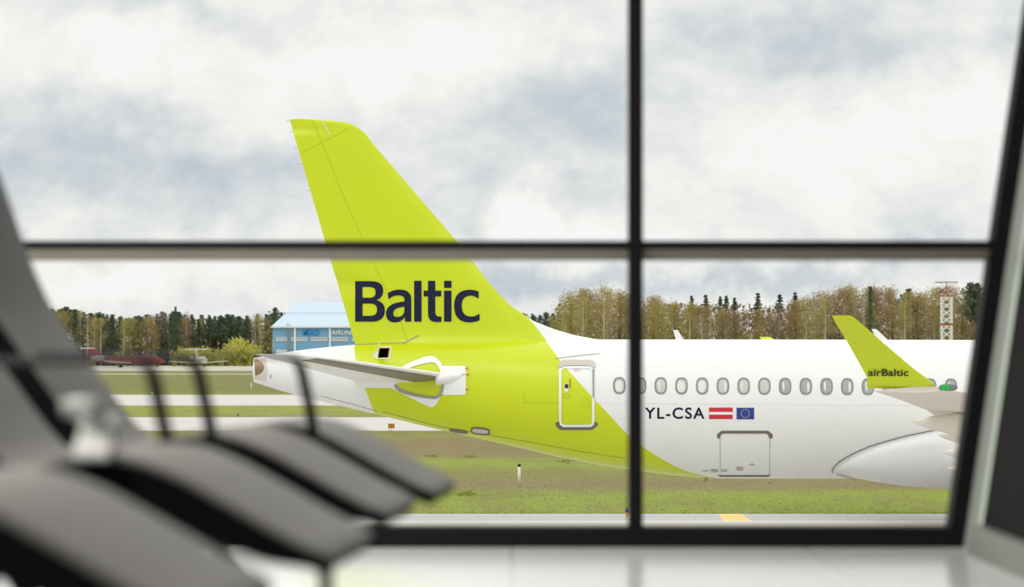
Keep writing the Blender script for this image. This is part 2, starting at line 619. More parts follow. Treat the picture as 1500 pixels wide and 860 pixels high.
def arc_pts(cx, cy, rx, ry, a0, a1, n=26):
    return [('L', cx + rx * math.cos(math.radians(a0 + (a1 - a0) * i / n)), cy + ry * math.sin(math.radians(a0 + (a1 - a0) * i / n))) for i in range(n + 1)]


G = {}
G['B'] = [[('L', 525, 232), ('L', 612, 232), ('Q', 678, 232, 678, 284), ('Q', 678, 322, 640, 336), ('Q', 687, 346, 687, 392), ('Q', 687, 453, 615, 453), ('L', 525, 453)],
          [('L', 565, 263), ('L', 603, 263), ('Q', 637, 263, 637, 292), ('Q', 637, 323, 603, 323), ('L', 565, 323)],
          [('L', 565, 354), ('L', 607, 354), ('Q', 645, 354, 645, 388), ('Q', 645, 422, 607, 422), ('L', 565, 422)]]
G['a'] = [[('L', 832, 453), ('L', 799, 453), ('L', 796, 427), ('Q', 778, 457, 743, 457), ('Q', 694, 457, 694, 408), ('Q', 694, 352, 795, 343), ('L', 795, 336), ('Q', 795, 309, 760, 309), ('Q', 735, 309, 707, 330), ('L', 704, 297), ('Q', 735, 278, 768, 278), ('Q', 832, 278, 832, 335)],
          [('L', 795, 371), ('Q', 733, 376, 733, 406), ('Q', 733, 428, 754, 428), ('Q', 795, 428, 795, 385)]]
G['l'] = [[('L', 848, 230), ('L', 888, 230), ('L', 888, 453), ('L', 848, 453)]]
G['t'] = [[('L', 924, 230), ('L', 963, 230), ('L', 963, 284), ('L', 996, 284), ('L', 996, 315), ('L', 963, 315), ('L', 963, 398), ('Q', 963, 425, 984, 426), ('L', 997, 426), ('L', 997, 454), ('L', 972, 455), ('Q', 924, 456, 924, 408), ('L', 924, 315), ('L', 900, 315), ('L', 900, 284), ('L', 924, 284)]]
G['i'] = [[('L', 1012, 284), ('L', 1052, 284), ('L', 1052, 453), ('L', 1012, 453)], [('L', 1012, 230), ('L', 1052, 230), ('L', 1052, 268), ('L', 1012, 268)]]
cpath = [('L', 1201, 289), ('L', 1201, 327), ('Q', 1177, 310, 1157, 310), ('Q', 1108, 312, 1108, 367), ('Q', 1108, 424, 1160, 426), ('Q', 1182, 426, 1206, 409), ('L', 1206, 445), ('Q', 1180, 457, 1150, 457), ('Q', 1067, 455, 1067, 368), ('Q', 1067, 280, 1152, 279), ('Q', 1180, 279, 1201, 289)]
G['c'] = [cpath]
gl = ['B', 'a', 'l', 't', 'i', 'c']
bmw = bmesh.new()
loops = [glyph(l) for k in gl for l in G[k]]
o = decal('fin_lettering', loops, on_fin, M['navy'], fin, step=9, off=0.02)
o['label'] = 'large dark navy word on the lime fin'
# seams and light strip of the fin
decal('rudder_seam', [stroke([(457, 176), (470, 205), (500, 280), (545, 380), (590, 480), (596, 500)], 0.7)], on_fin, M['line_lime'], fin, 12)
decal('tip_strip', [stroke([(471, 176), (483.5, 198)], 1.2)], on_fin, M['shade'], fin, 12)
decal('tip_seam', [stroke([(444, 223), (470, 209), (500, 194), (515, 186)], 0.6)], on_fin, M['line_lime'], fin, 12)
decal('fin_root_seam', [stroke([(589, 502.8), (594, 501.5), (600, 498), (614, 491)], 1.3)], on_fin, M['grey_seal'], fin, 12, .015)
decal('fin_root_seam', [stroke([(521, 505), (560, 503.4), (592, 501.5)], 1.0)], on_fin, M['grey_seal'], fin, 12)
for yy in (177.5, 193, 217, 240, 279):
    xx = X_(424.5 + (yy - 175) * 0.2924)
    MB().tube([(xx + 0.05, Y0, Z_(yy)), (xx - 0.12, Y0, Z_(yy))], 0.006, 5).build('static_wick', M['grey_seal'], fin, False, AB)

# ---- horizontal tail
def stab(side):
    """root to tip sections; side -1 is the near one"""
    root_le, root_te = W(652, 549, Y0 - 1.0), W(513, 556.5, Y0 - 1.0)
    tip_le, tip_te = W(450, 520.6, Y0 - 6.0), W(374, 519.2, Y0 - 6.0)
    rings = []
    for i, s_ in enumerate([-0.22, 0, .12, .25, .4, .55, .7, .82, .92, .97, 1.0, 1.02]):
        le = root_le.lerp(tip_le, s_); te = root_te.lerp(tip_te, s_)
        if s_ > 0.9:
            k = (s_ - 0.9) / 0.12
            le = le.lerp(te, 0.55 * k ** 1.6)
        ch = le - te; L = ch.length
        th = 0.105 * L * (1 if s_ < .97 else (0.75 if s_ < 0.99 else (0.5 if s_ < 1.01 else .12)))
        cs = [0.5 - 0.5 * math.cos(PI * j / 18) for j in range(19)]
        r = []
        for c in cs: p = le - ch * c; r.append((p.x, p.y, p.z + airfoil(c) * th * 0.9))
        for c in cs[-2:0:-1]: p = le - ch * c; r.append((p.x, p.y, p.z - airfoil(c) * th * 1.1))
        if side > 0: r = [(a, 2 * Y0 - b, c_) for a, b, c_ in r]
        rings.append(r)
    return rings


M['tail_paint'] = simple('tailplane_paint', (0.86, 0.85, 0.83, 1), 0.4, var=0.02)
for side in (-1, 1):
    rg = stab(side)
    st = MB().loft(rg).build('horizontal_stabilizer', M['tail_paint'], plane, True, AB)
    auto_smooth(st, 50)
    # bare metal leading edge: a skin over the first part of the underside
    v, f = [], []
    idx = [1, 2, 3, 4, 5, 6, 7, 8]
    n = len(rg[0])
    cols = [n - k for k in range(2, 8)]
    for a in idx:
        for k, c in enumerate(cols):
            p = Vector(rg[a][c])
            cen = Vector(rg[a][9]); cen.z = (rg[a][9][2] + rg[a][n - 9][2]) / 2
            v.append(p + Vector((0.012, 0.012 * side, -0.008)))
    m_ = len(cols)
    for a in range(len(idx) - 1):
        for k in range(m_ - 1):
            f.append((a * m_ + k, a * m_ + k + 1, (a + 1) * m_ + k + 1, (a + 1) * m_ + k))
    le = mesh('leading_edge', v, f, M['metal_le'], st, True, AB)
    le['label'] = 'bare grey metal leading edge'

# white seal plate and rings where the near stabilizer swivels
tg = 'tail_fairing'
up_out = curvy([(575, 549), (588, 537), (611, 527), (626, 522), (636, 522), (645, 530), (651, 543), (652, 551), (646, 551), (644, 541), (640, 534), (634, 530.5), (616, 534), (600, 539), (590, 549)], 2)
decal('seal_ring', [up_out], on_fus, M['white'], plane, 6, 0.02)
lo_out = [(577, 563), (580, 570), (588, 575.5), (612, 581.5), (636, 584.5), (643, 582.5), (648.5, 576), (651, 560), (647.5, 560), (646, 572), (642, 578.5), (636, 581), (614, 578.2), (592, 572.5), (584, 567.5), (581, 563)]
decal('seal_ring', [curvy(lo_out, 1)], on_fus, M['grey_seal'], plane, 6, 0.035)
wedge = [(511, 552), (578, 552), (583, 565), (594, 574), (616, 580.5), (640, 583), (645, 580), (643, 586), (636.5, 595), (632.5, 596.5), (626, 595), (572.5, 568.3), (534, 567.8), (524, 563)]
decal('seal_plate', [wedge], on_fus, M['white'], plane, 7, 0.012)
decal('seal_plate', [rrect(647, 536.2, 682.5, 578.6, 4)], on_fus, M['white'], plane, 7, 0.012)
# leading edge root strake
rings = []
for s_, hh, ww in ((0, .02, .02), (.15, .06, .06), (.4, .11, .12), (.7, .15, .2), (1, .17, .3), (1.4, .17, .34)):
    c = on_fus(682 - 31 * s_, 549.4 + 3.5 * s_, 0)
    rings.append([(c.x, c.y + 0.04 - ww * math.sin(2 * PI * k / 16), c.z - 0.02 * s_ + hh * math.cos(2 * PI * k / 16)) for k in range(16)])
MB().loft(rings).build('stabilizer_strake', M['tail_paint'], plane, True, AB)
for a, b in ((682, 540), (683, 549), (682, 571)):
    p = on_fus(a, b, 0.01)
    MB().tube([p, p + Vector((0.075, -0.06, 0.015))], 0.012, 6).build('probe', M['red'], plane, False, AB)
decal('angle_mark', [stroke([(676, 550.2), (682, 549.8)], 0.9)], on_fus, M['red'], plane, 6, 0.10)

# ---- exhaust of the auxiliary power unit
decal('exhaust_surround', [[(373, 525.5), (388.5, 526), (390, 533), (392, 545), (389, 558.5), (373, 555)]], on_fus, M['beige'], plane, 4, 0.008)
ex = [(372.4, 527)] + [(372.4 + 14.3 * math.cos(math.radians(a)), 538.3 + 11.6 * math.sin(math.radians(a))) for a in range(-84, 91, 12)]
decal('exhaust_outlet', [ex], on_fus, M['bronze'], plane, 3, 0.014)
for k in range(3):
    decal('warning_text', [rrect(394 + k % 2, 548.5 + 2 * k, 398.5, 549.4 + 2 * k, .2, 1)], on_fus, M['line'] if k else M['scuff_light'], plane, 6, 0.01)
# ---- access hatch standing open under the fin: cut a real recess
cut = [on_fus(554.0, 510.3, 0), on_fus(571.5, 510, 0), on_fus(569.5, 524.2, 0), on_fus(553.5, 524.4, 0)]
v = [p + Vector((0, -0.5, 0)) for p in cut] + [p + Vector((0, 0.55, 0)) for p in cut]
cutter = mesh('cutter', v, [(0, 1, 2, 3), (7, 6, 5, 4), (0, 4, 5, 1), (1, 5, 6, 2), (2, 6, 7, 3), (3, 7, 4, 0)], M['dark'], None, False, AB)
cutter.location = AB
bo = fuselage.modifiers.new('cut', 'BOOLEAN'); bo.operation = 'DIFFERENCE'; bo.object = cutter; bo.solver = 'EXACT'
try: bo.material_mode = 'TRANSFER'
except Exception: pass
bpy.context.view_layer.update()
nm = bpy.data.meshes.new_from_object(fuselage.evaluated_get(bpy.context.evaluated_depsgraph_get()))
fuselage.modifiers.clear(); fuselage.data = nm; nm.name = 'fuselage'
bpy.data.objects.remove(cutter)
for p in nm.polygons: p.use_smooth = True
auto_smooth(fuselage, 40)
decal('hatch_frame', [[(552.2, 508.6), (573.6, 508.3), (571, 526), (551, 526.2)], [(554.2, 510.3), (571.6, 510), (569.4, 524.3), (553, 524.5)]], on_fus, M['white'], plane, 5, 0.012)
decal('hatch_edge', [[(570.2, 510), (571.6, 510), (569.4, 524.3), (567.6, 524.3), (569.8, 511.3), (556, 511.5), (556, 510.2)]], on_fus, M['rust'], plane, 5, 0.02)
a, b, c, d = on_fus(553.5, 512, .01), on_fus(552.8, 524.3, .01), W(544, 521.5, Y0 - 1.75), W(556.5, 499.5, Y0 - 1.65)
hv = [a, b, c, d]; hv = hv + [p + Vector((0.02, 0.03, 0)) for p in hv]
flap = on_plane('access_hatch', hv, [(0, 1, 2, 3), (7, 6, 5, 4), (0, 4, 5, 1), (1, 5, 6, 2), (2, 6, 7, 3), (3, 7, 4, 0)], simple('hatch_lit_lime', rgb(232, 236, 150), .5))  # lime paled so the flap looks lit on top
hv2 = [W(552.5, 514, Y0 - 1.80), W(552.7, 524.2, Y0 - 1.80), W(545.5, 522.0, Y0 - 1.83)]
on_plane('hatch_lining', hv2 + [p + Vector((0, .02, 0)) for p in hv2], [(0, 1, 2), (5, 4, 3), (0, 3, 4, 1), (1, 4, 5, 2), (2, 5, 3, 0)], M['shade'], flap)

# ---- cabin windows
for k in range(17):
    cx = 907.2 + 30.35 * k; cy = 565.0 + 0.13 * k
    w_ = decal('cabin_window', [oval(cx, cy, 9.1, 12.4), oval(cx, cy, 6.9, 10.2)], on_fus, M['wring'], plane, 5, 0.012)
    decal('window_pane', [oval(cx - .6, cy, 6.9, 10.2)], on_fus, M['pane'] if k < 8 else M['pane_grey'], w_, 5, 0.004)
    rr = random.Random(k)
    if k in (0, 3, 4):
        decal('window_shade', [oval(cx - 0.8, cy + 1, 5.2, 8)], on_fus, M['shade'], w_, 5, 0.007)
    elif k not in (1, 7):
        s_ = [(cx + 1.5, cy - 7), (cx + 5, cy - 6), (cx + 5.6, cy + 5), (cx + 3.2, cy + 9), (cx + 2.2, cy + 8)] if k % 2 else [(cx - 4.5, cy - 5), (cx - 1.5, cy - 8.5), (cx - 0.6, cy + 8), (cx - 3, cy + 6)]
        decal('window_shade', [curvy(s_, 2)], on_fus, M['shade'], w_, 5, 0.007)

# ---- rear passenger door
dr = decal('passenger_door', [rrect(818.6, 536.5, 871.0, 625.4, 7), rrect(822.4, 540, 867.0, 622.0, 5)], on_fus, M['white'], plane, 6, 0.012)
decal('scuff_plate', [[(813.5, 619.5), (819, 617), (820, 622), (825, 625.8), (865, 625.8), (870, 622), (870.5, 617.5), (875.8, 620), (875.5, 623), (867, 629.8), (820.5, 629.8), (813.5, 623)]], on_fus, M['scuff'], dr, 6, 0.014)
decal('rain_gutter', [curvy([(818, 538.5), (817.5, 534), (822, 529), (828, 528), (864, 528), (870, 530), (872.8, 537), (870, 540), (866.5, 538), (864, 536), (828, 536), (824, 538), (820.5, 539.5)], 2)], on_fus, M['scuff_light'], dr, 5, 0.03)
decal('door_edge', [[(867.6, 541), (870.8, 541), (870.4, 584), (868.2, 582)]], on_fus, M['grey_seal'], dr, 6, 0.016)
decal('door_handle', [oval(829.5, 568.5, 3.2, 6.2)], on_fus, M['shade'], dr, 4, 0.014)
decal('handle_recess', [oval(829.8, 566, 2.6, 3.2)], on_fus, M['dark'], dr, 4, 0.018)
decal('door_mark', [rrect(834.2, 555, 835.8, 568.5, .3, 1)], on_fus, M['rust'], dr, 6, 0.014)
decal('door_mark', [rrect(825, 578, 834.5, 583.2, .5, 1), rrect(825.7, 578.7, 833.8, 582.5, .4, 1)], on_fus, M['line_lime'], dr, 6, 0.014)
decal('door_mark', [rrect(852.5, 584, 863, 596, 3), rrect(853, 584.5, 862.5, 595.5, 2.8)], on_fus, M['line_lime'], dr, 6, 0.014)
decal('door_mark', [rrect(840.5, 540.3, 850, 544.0, .3, 1), rrect(840.9, 540.7, 849.6, 543.6, .3, 1)], on_fus, M['pale_red'], dr, 6, 0.014)
text_decal('door_text', text_loops('EXIT', 842, 543, 1.8, 6.6), on_fus, M['pale_red'], dr, 0.016)
decal('skin_seam', [stroke([(813, 525.5), (845, 521.5), (878, 518)], 0.9)], on_fus, M['line'], plane, 8, 0.01)
decal('skin_seam', [stroke([(768, 590), (818, 590.3)], 0.6)], on_fus, M['line_lime'], plane, 8, 0.01)
decal('skin_seam', [stroke([(872, 591), (960, 591.5), (1200, 593), (1400, 594)], 0.5)], on_fus, M['shade'], plane, 12, 0.006)
decal('skin_seam', [stroke([(768, 571), (768, 591)], 0.5)], on_fus, M['line_lime'], plane, 8, 0.01)
decal('skin_seam', [stroke([(560, 603), (640, 624), (760, 645), (860, 663), (917, 672)], 0.7)], on_fus, M['line_lime'], plane, 8, 0.01)
decal('skin_seam', [stroke([(470, 580), (520, 593), (552, 602.5)], 0.6)], on_fus, M['line'], plane, 8, 0.01)

# ---- registration and flags
reg = text_decal('registration', text_loops('YL-CSA', 944.5, 613.6, 16.6, 87.5, 0.014, 0.0, 1.16), on_fus, M['navy'], plane, 0.010)
reg['label'] = 'dark navy registration letters'
fl = decal('national_flag', [[(1038.6, 597.2), (1073.2, 597.2), (1073.2, 603.6), (1038.6, 603.6)], [(1038.6, 607.4), (1073.2, 607.4), (1073.2, 613.8), (1038.6, 613.8)]], on_fus, M['red'], plane, 6, 0.010)
fl['label'] = 'red flag with a white middle stripe'
decal('flag_stripe', [[(1038.6, 603.6), (1073.2, 603.6), (1073.2, 607.4), (1038.6, 607.4)]], on_fus, M['white'], fl, 6, 0.010)
ef = decal('union_flag', [rrect(1079, 597.4, 1104.6, 614.2, .2, 1)], on_fus, M['flag_blue'], plane, 6, 0.010)
ef['label'] = 'blue flag with a ring of gold stars'
stars = []
for k in range(12):
    cx = 1091.8 + 6.0 * math.sin(2 * PI * k / 12); cy = 605.8 - 6.0 * math.cos(2 * PI * k / 12)
    stars.append([(cx + (1.05 if j % 2 == 0 else .45) * math.sin(PI * j / 5), cy - (1.05 if j % 2 == 0 else .45) * math.cos(PI * j / 5)) for j in range(10)])
decal('star_ring_lettering', stars, on_fus, M['yellow'], ef, 6, 0.014)

# ---- cargo door
cg = decal('cargo_door', [stroke([(1055, 640), (1055, 696), (1056, 697.2), (1126, 697.2), (1127.2, 696), (1128, 640)], 0.8)], on_fus, M['line'], plane, 6, 0.008)
decal('scuff_plate', [[(1050.5, 641.5), (1050.5, 636), (1057, 631), (1125, 631), (1131.5, 636), (1131.5, 641.5), (1127.5, 642.5), (1124.5, 636.2), (1122.5, 635), (1058.5, 635), (1056, 637), (1054, 642.5)]], on_fus, M['scuff'], cg, 5, 0.014)
decal('door_sill', [[(1050.5, 695.5), (1057, 696.2), (1124, 696.2), (1129, 695.5), (1125.5, 698.2), (1056, 698.2)]], on_fus, M['scuff'], cg, 5, 0.014)
for (a, b, c, d) in ((1041, 687.2, 1052, 691.5), (1056.5, 687.5, 1065, 690.5), (1078.5, 684, 1088.5, 689)):
    decal('placard', [rrect(a, b, c, d, .3, 1), rrect(a + .7, b + .7, c - .7, d - .7, .2, 1), rrect(a + 1.4, b + 1.5, c - 1.4, d - 1.6, .2, 1)], on_fus, M['line'], plane, 5, 0.010)
decal('placard', [rrect(1028, 689.2, 1038, 690.2, .2, 1)], on_fus, M['line'], plane, 5, 0.010)
decal('placard', [rrect(1097, 680.5, 1106, 681.5, .2, 1), [(1100.5, 680.2), (1102.5, 680.2), (1102, 677.8), (1101, 677.8)]], on_fus, M['line'], plane, 5, 0.010)

# ---- vents low on the tail
vt = decal('vent', [oval(703.5, 631.3, 14.3, 5.3, 32, 3.2), oval(703.5, 631.3, 11.8, 3.0, 32, 3.2)], lambda a, b, o_: on_fus(a, b + (a - 703.5) * 0.10, o_), M['scuff'], plane, 4, 0.014)
decal('vent_grille', [oval(703.5, 631.3, 11.8, 3.0, 32, 3.2)], lambda a, b, o_: on_fus(a, b + (a - 703.5) * 0.10, o_), M['scuff_light'], vt, 4, 0.012)
decal('vent', [oval(671.5, 631.4, 13.8, 2.7, 32, 3.0)], lambda a, b, o_: on_fus(a, b + (a - 671.5) * 0.15, o_), M['scuff'], plane, 4, 0.014)
# antennas
def blade(name, pts, Yc, mat, th=0.05):
    v = [W(a, b, Yc) for a, b in pts]; n = len(v)
    vv = [p + Vector((0, -th, 0)) for p in v] + [p + Vector((0, th, 0)) for p in v]
    f = [tuple(range(n)), tuple(range(2 * n - 1, n - 1, -1))] + [(i, (i + 1) % n, n + (i + 1) % n, n + i) for i in range(n)]
    return on_plane(name, vv, f, mat)


blade('blade_antenna', [(986, 483.5), (992.5, 483.5), (1002.5, 499), (990.5, 499)], Y0, M['white'])
blade('blade_antenna', [(1277, 482), (1283, 482), (1302, 499.5), (1285, 499.5)], Y0, M['white'])
blade('blade_antenna', [(1032, 700), (1038, 700), (1036, 705.5), (1029, 707)], Y0, M['grey_seal'], 0.03)
blade('blade_antenna', [(823, 670), (842, 673), (843, 676), (836, 675.5)], Y0, M['grey_seal'], 0.03)

# ---- wings
wing_le = {}


def wing(side):
    # span, trailing edge x, z, chord, thickness ratio
    st_ = [(1.0, 11.75, -2.35, 7.0, .12), (1.75, 11.7, -2.25, 6.5, .12), (3.6, 11.45, -1.86, 5.2, .12), (5.5, 11.0, -1.42, 4.35, .115), (8, 10.25, -0.93, 3.45, .11), (11, 9.25, -0.50, 2.7, .105), (14, 8.2, -0.22, 2.05, .10), (16.2, 7.43, -.04, 1.55, .10), (16.75, 7.2, 0.02, 1.40, .09)]
    rings = []
    for s_, te, z, ch, th in st_:
        cs = [0.5 - 0.5 * math.cos(PI * j / 20) for j in range(21)]
        yy = Y0 + side * s_
        twist = math.radians(1.5)
        dx = 1.15 if side > 0 else 0.0
        r = []
        for c in cs: r.append((te + ch * (1 - c) + dx * s_ / 17, yy, z + airfoil(c) * th * ch * 1.1 + (1 - c) * ch * math.sin(twist)))
        for c in cs[-2:0:-1]: r.append((te + ch * (1 - c) + dx * s_ / 17, yy, z - airfoil(c) * th * ch * 0.9 + (1 - c) * ch * math.sin(twist)))
        rings.append(r)
    return MB().loft(rings)


M['wing_paint'] = simple('wing_paint', rgb(228, 220, 208), 0.4, var=0.03, scale=1.0)


def winglet(side):
    levels = [(462.0, 1218.5, 1244), (463.2, 1219, 1248), (466, 1220.5, 1252), (471, 1223, 1258), (478, 1227, 1266.2), (490, 1234.5, 1280), (505.7, 1244, 1298), (522, 1253, 1317), (537.8, 1262, 1335.5), (548, 1267.5, 1349), (554, 1270.5, 1357.5), (559, 1270.5, 1364), (563.5, 1269.2, 1369.5), (566.5, 1270, 1368.5), (569, 1272.5, 1364)]
    rings = []
    for i, (py, te, le) in enumerate(levels):
        k = (569 - py) / 107.0
        yy = Y0 - 16.75 - 1.25 * k ** 1.15 + (0.10 if py > 565 else 0)
        p1, p0 = W(le, py, yy), W(te, py, yy)
        ch = p1.x - p0.x
        th = 0.075 * ch * (0.35 if i == 0 else (0.7 if i == 1 else 1))
        if py > 566: th *= 1.6
        cs = [0.5 - 0.5 * math.cos(PI * j / 16) for j in range(17)]
        r = []
        for c in cs: r.append((p1.x - ch * c, yy - airfoil(c) * th, p1.z))
        for c in cs[-2:0:-1]: r.append((p1.x - ch * c, yy + airfoil(c) * th, p1.z))
        if side > 0:
            r = [(a + 2.28, 2 * Y0 - b, c_ - 0.20) for a, b, c_ in r]
        rings.append(r)
    return MB().loft(rings)


def on_winglet(px, py, off):
    k = (569 - py) / 107.0
    yy = Y0 - 16.75 - 1.25 * max(k, 0) ** 1.15
    return W(px, py, yy - 0.055 - off)


DZW = {}
for side in (-1, 1):
    mbw = wing(side)
    if side < 0:
        dz = 0
    # heights in wing() are given against the tip; shift so that the tip meets the winglet foot
    ztip = W(1300, 570, Y0 - 16.75).z + (-0.30 if side > 0 else 0)
    sh = ztip - 0.06
    v = []
    for (a, b, c) in mbw.v:
        s_ = abs(b - Y0)
        v.append((a, b, c + (sh if s_ > 3 else sh * 1.0)))
    mbw.v = v
    wg = mbw.build('wing', M['wing_paint'], plane, True, AB)
    auto_smooth(wg, 50)
    wl = winglet(side).build('winglet', M['lime'], plane, True, AB)
    auto_smooth(wl, 60)
    wl['label'] = 'upswept lime winglet'
    if side < 0:
        ww = text_decal('winglet_lettering', text_loops('airBaltic', 1271.6, 551.2, 10.2, 59.2, 0.016), on_winglet, simple('black_paint', rgb(28, 32, 26), 0.5), wl, 0.004)
        ww['label'] = 'black company name on the lime winglet'
    # flap track fairings
    for (px, py, s_, L) in ((1337, 617.5, 11.0, 3.0), (1374, 637.5, 8.0, 3.2), (1382, 663.0, 5.5, 3.3), (1388, 686, 3.6, 3.3)):
        t = W(px, py, Y0 - s_)
        dx = 1.15 * s_ / 17 if side > 0 else 0
        rg = []
        for u, rr in ((0, .01), (.06, .075), (.16, .15), (.32, .22), (.5, .25), (.7, .22), (.88, .13), (1, .02)):
            rg.append([(t.x + dx + L * u, (Y0 + side * s_) + 0.62 * rr * math.sin(2 * PI * k / 16), t.z + 0.10 * u + (rr * 1.1 if math.cos(2 * PI * k / 16) > 0 else rr * 1.15) * math.cos(2 * PI * k / 16) - 0.1 * math.sin(PI * u)) for k in range(16)])
        MB().loft(rg).build('flap_fairing', M['wing_paint'], wg, True, AB)
    # navigation light in the wing tip
    t = W(1376, 567.5, Y0 - 16.8)
    if side > 0: t = Vector((t.x + 1.15, 2 * Y0 - t.y, t.z - .3))
    rg = []
    for u, rr in ((0, .035), (.05, .06), (.2, .075), (.32, .06), (.36, .02)):
        rg.append([(t.x + u, t.y + rr * .6 * math.sin(2 * PI * k / 14), t.z + rr * math.cos(2 * PI * k / 14)) for k in range(14)])
    nl = MB().loft(rg).build('navigation_light', simple('lamp_housing', rgb(120, 122, 120), 0.25), wg, True, AB)
    if side < 0:
        for q in (0.07, 0.155):
            MB().box((t.x + q - .03, t.y - .075, t.z - .045), (t.x + q + .03, t.y - 0.03, t.z + .045)).build('light_lens', M['nav_green'], nl, False, AB)

# ---- belly fairing
bt = [(1219, 688.6, 690.6), (1222, 683.5, 692.6), (1228, 677.5, 694.8), (1240, 669.5, 698.5), (1256, 661.5, 702.6), (1275, 653.5, 706.4), (1300, 646, 710.4), (1330, 638, 714), (1370, 630, 717), (1420, 624, 720), (1500, 622, 722), (1700, 622, 722), (1800, 630, 719), (1880, 650, 711), (1940, 680, 700)]
rings = []
for px, a, b in bt:
    x = X_(px)
    # the silhouette heights apply on the near shoulder
    zt = on_fus(px, a, 0).z; zb = Z_(b, Y0 - 0.6)
    wmax = fus_hw(x, zt) + 0.015
    r = []
    N = 22
    for k in range(N + 1):
        a_ = PI * k / N                   # 0 near shoulder .. pi far shoulder
        cy = math.cos(a_); sz = math.sin(a_)
        n_ = 2.6
        r.append((x, Y0 - wmax * (1 if cy > 0 else -1) * abs(cy) ** (2 / n_), zt - (zt - zb) * abs(sz) ** (2 / n_)))
    rings.append(r)
bf = MB().loft(rings).build('belly_fairing', simple('fairing_paint', (0.84, 0.845, 0.85, 1), 0.3, var=0.015), plane, True, AB)
seam = [(1219.5, 691.5), (1219, 688.6), (1222, 683.0), (1228, 677), (1240, 669), (1256, 661), (1275, 653), (1300, 645.5), (1330, 637.5), (1370, 629.5)]
decal('fairing_seam', [stroke(seam, 1.3)], on_fus, M['scuff'], bf, 6, 0.03)
decal('skin_seam', [stroke([(1225, 693.5), (1255, 702.3)], .8)], on_fus, M['scuff'], bf, 6, 0.03)
for px, py in ((1342, 658), (1342, 667), (1337, 683), (1337, 694)):
    pass

# ---- engines and undercarriage (beyond the window's edge)
for side in (-1, 1):
    cy = Y0 + side * 5.3
    cz = GZ + 1.75
    prof = [(16.2, .55), (16.6, .80), (17.4, 1.0), (18.4, 1.08), (19.3, 1.06), (19.75, .98), (19.85, .90), (19.75, .80), (19.2, .76)]
    rg = [[(x, cy + r * math.sin(2 * PI * k / 32), cz + r * math.cos(2 * PI * k / 32)) for k in range(32)] for x, r in prof]
    e = MB().loft(rg).build('engine_nacelle', M['white'], plane, True, AB)
    rg = [[(x, cy + r * math.sin(2 * PI * k / 24), cz + r * math.cos(2 * PI * k / 24)) for k in range(24)] for x, r in ((15.2, .12), (15.9, .4), (16.6, .58))]
    MB().loft(rg).build('exhaust_cone', M['bronze'], e, True, AB)
    MB().box((15.6, cy - .12, cz + .75), (18.6, cy + .12, cz + 1.35)).build('pylon', M['white'], e, False, AB)
    my = Y0 + side * 3.3
    MB().tube([(13.7, my, GZ + 0.5), (13.8, my - side * .15, GZ + 2.0)], 0.11, 12).build('landing_gear_strut', M['grey_seal'], plane, True, AB)
    for q in (-.28, .28):
        rg = [[(13.7 + r * math.sin(2 * PI * k / 28), my + q + t, GZ + 0.53 + r * math.cos(2 * PI * k / 28)) for k in range(28)] for t, r in ((-.17, .3), (-.17, .46), (-.1, .53), (.1, .53), (.17, .46), (.17, .3))]
        MB().loft(rg).build('wheel', M['tyre'], plane, True, AB)
nx = XN - 3.6
MB().tube([(nx, Y0, GZ + .4), (nx + .2, Y0, GZ + 2.0)], 0.09, 12).build('landing_gear_strut', M['grey_seal'], plane, True, AB)
for q in (-.2, .2):
    rg = [[(nx + r * math.sin(2 * PI * k / 24), Y0 + q + t, GZ + 0.36 + r * math.cos(2 * PI * k / 24)) for k in range(24)] for t, r in ((-.1, .2), (-.1, .32), (-.05, .36), (.05, .36), (.1, .32), (.1, .2))]
    MB().loft(rg).build('wheel', M['tyre'], plane, True, AB)
# ------------------------------------------------------------------ AIRFIELD
def grass_mat():
    m, nt, p = principled('mown_grass', 0.9, spec=0.1)
    pos = nt.n('ShaderNodeNewGeometry').outputs['Position']
    s = nt.n('ShaderNodeSeparateXYZ'); nt.put(s.inputs[0], pos)
    x, y, z = s.outputs
    # mowing and dry strips run along the taxiway: distance in metres, edges frayed by noise
    fray = nt.noise(nt.mapping(pos, (0.06, 0.25, 1)), 1.0, 6, 0.65)
    yy = nt.math('ADD', y, nt.math('MULTIPLY', nt.math('SUBTRACT', fray, 0.5), nt.math('MULTIPLY', y, 0.10)))
    u = nt.math('DIVIDE', nt.math('SUBTRACT', yy, 70.0), 530.0)

    def P(v): return (v - 70.0) / 530.0
    g1, g2 = rgb(138, 151, 62), rgb(134, 146, 64)
    b1, b2 = rgb(138, 122, 88), rgb(134, 130, 74)
    st = [(0.0, g1), (P(86), g1), (P(89.5), g2), (P(91.5), b1), (P(96), b1), (P(97.5), b2), (P(104), b2), (P(108), g1), (P(115), g1), (P(119), b1), (P(138), b1), (P(145), rgb(140, 140, 74)), (P(156), b2),
          (P(186), b2), (P(195), rgb(146, 152, 72)), (P(220), rgb(150, 156, 76)), (P(285), rgb(132, 146, 62)), (P(330), rgb(126, 126, 72)), (P(400), rgb(128, 128, 80)), (1.0, rgb(134, 134, 84))]
    base = nt.ramp(u, st)
    clump = nt.noise(nt.mapping(pos, (0.5, 0.16, 1)), 1.0, 8, 0.7)
    c2 = nt.mix(nt.smooth(clump, 0.42, 0.66), base, nt.mix(0.6, base, rgb(128, 118, 78)))
    blades = nt.noise(nt.mapping(pos, (16, 3.5, 1)), 1.0, 7, 0.75)
    lo = nt.mix(1.0, c2, (0.66, 0.68, 0.6, 1), 'MULTIPLY'); hi = nt.mix(1.0, c2, (1.2, 1.2, 1.15, 1), 'MULTIPLY')
    nt.put(p.inputs['Base Color'], nt.mix(nt.smooth(blades, 0.28, 0.72), lo, hi))
    return m


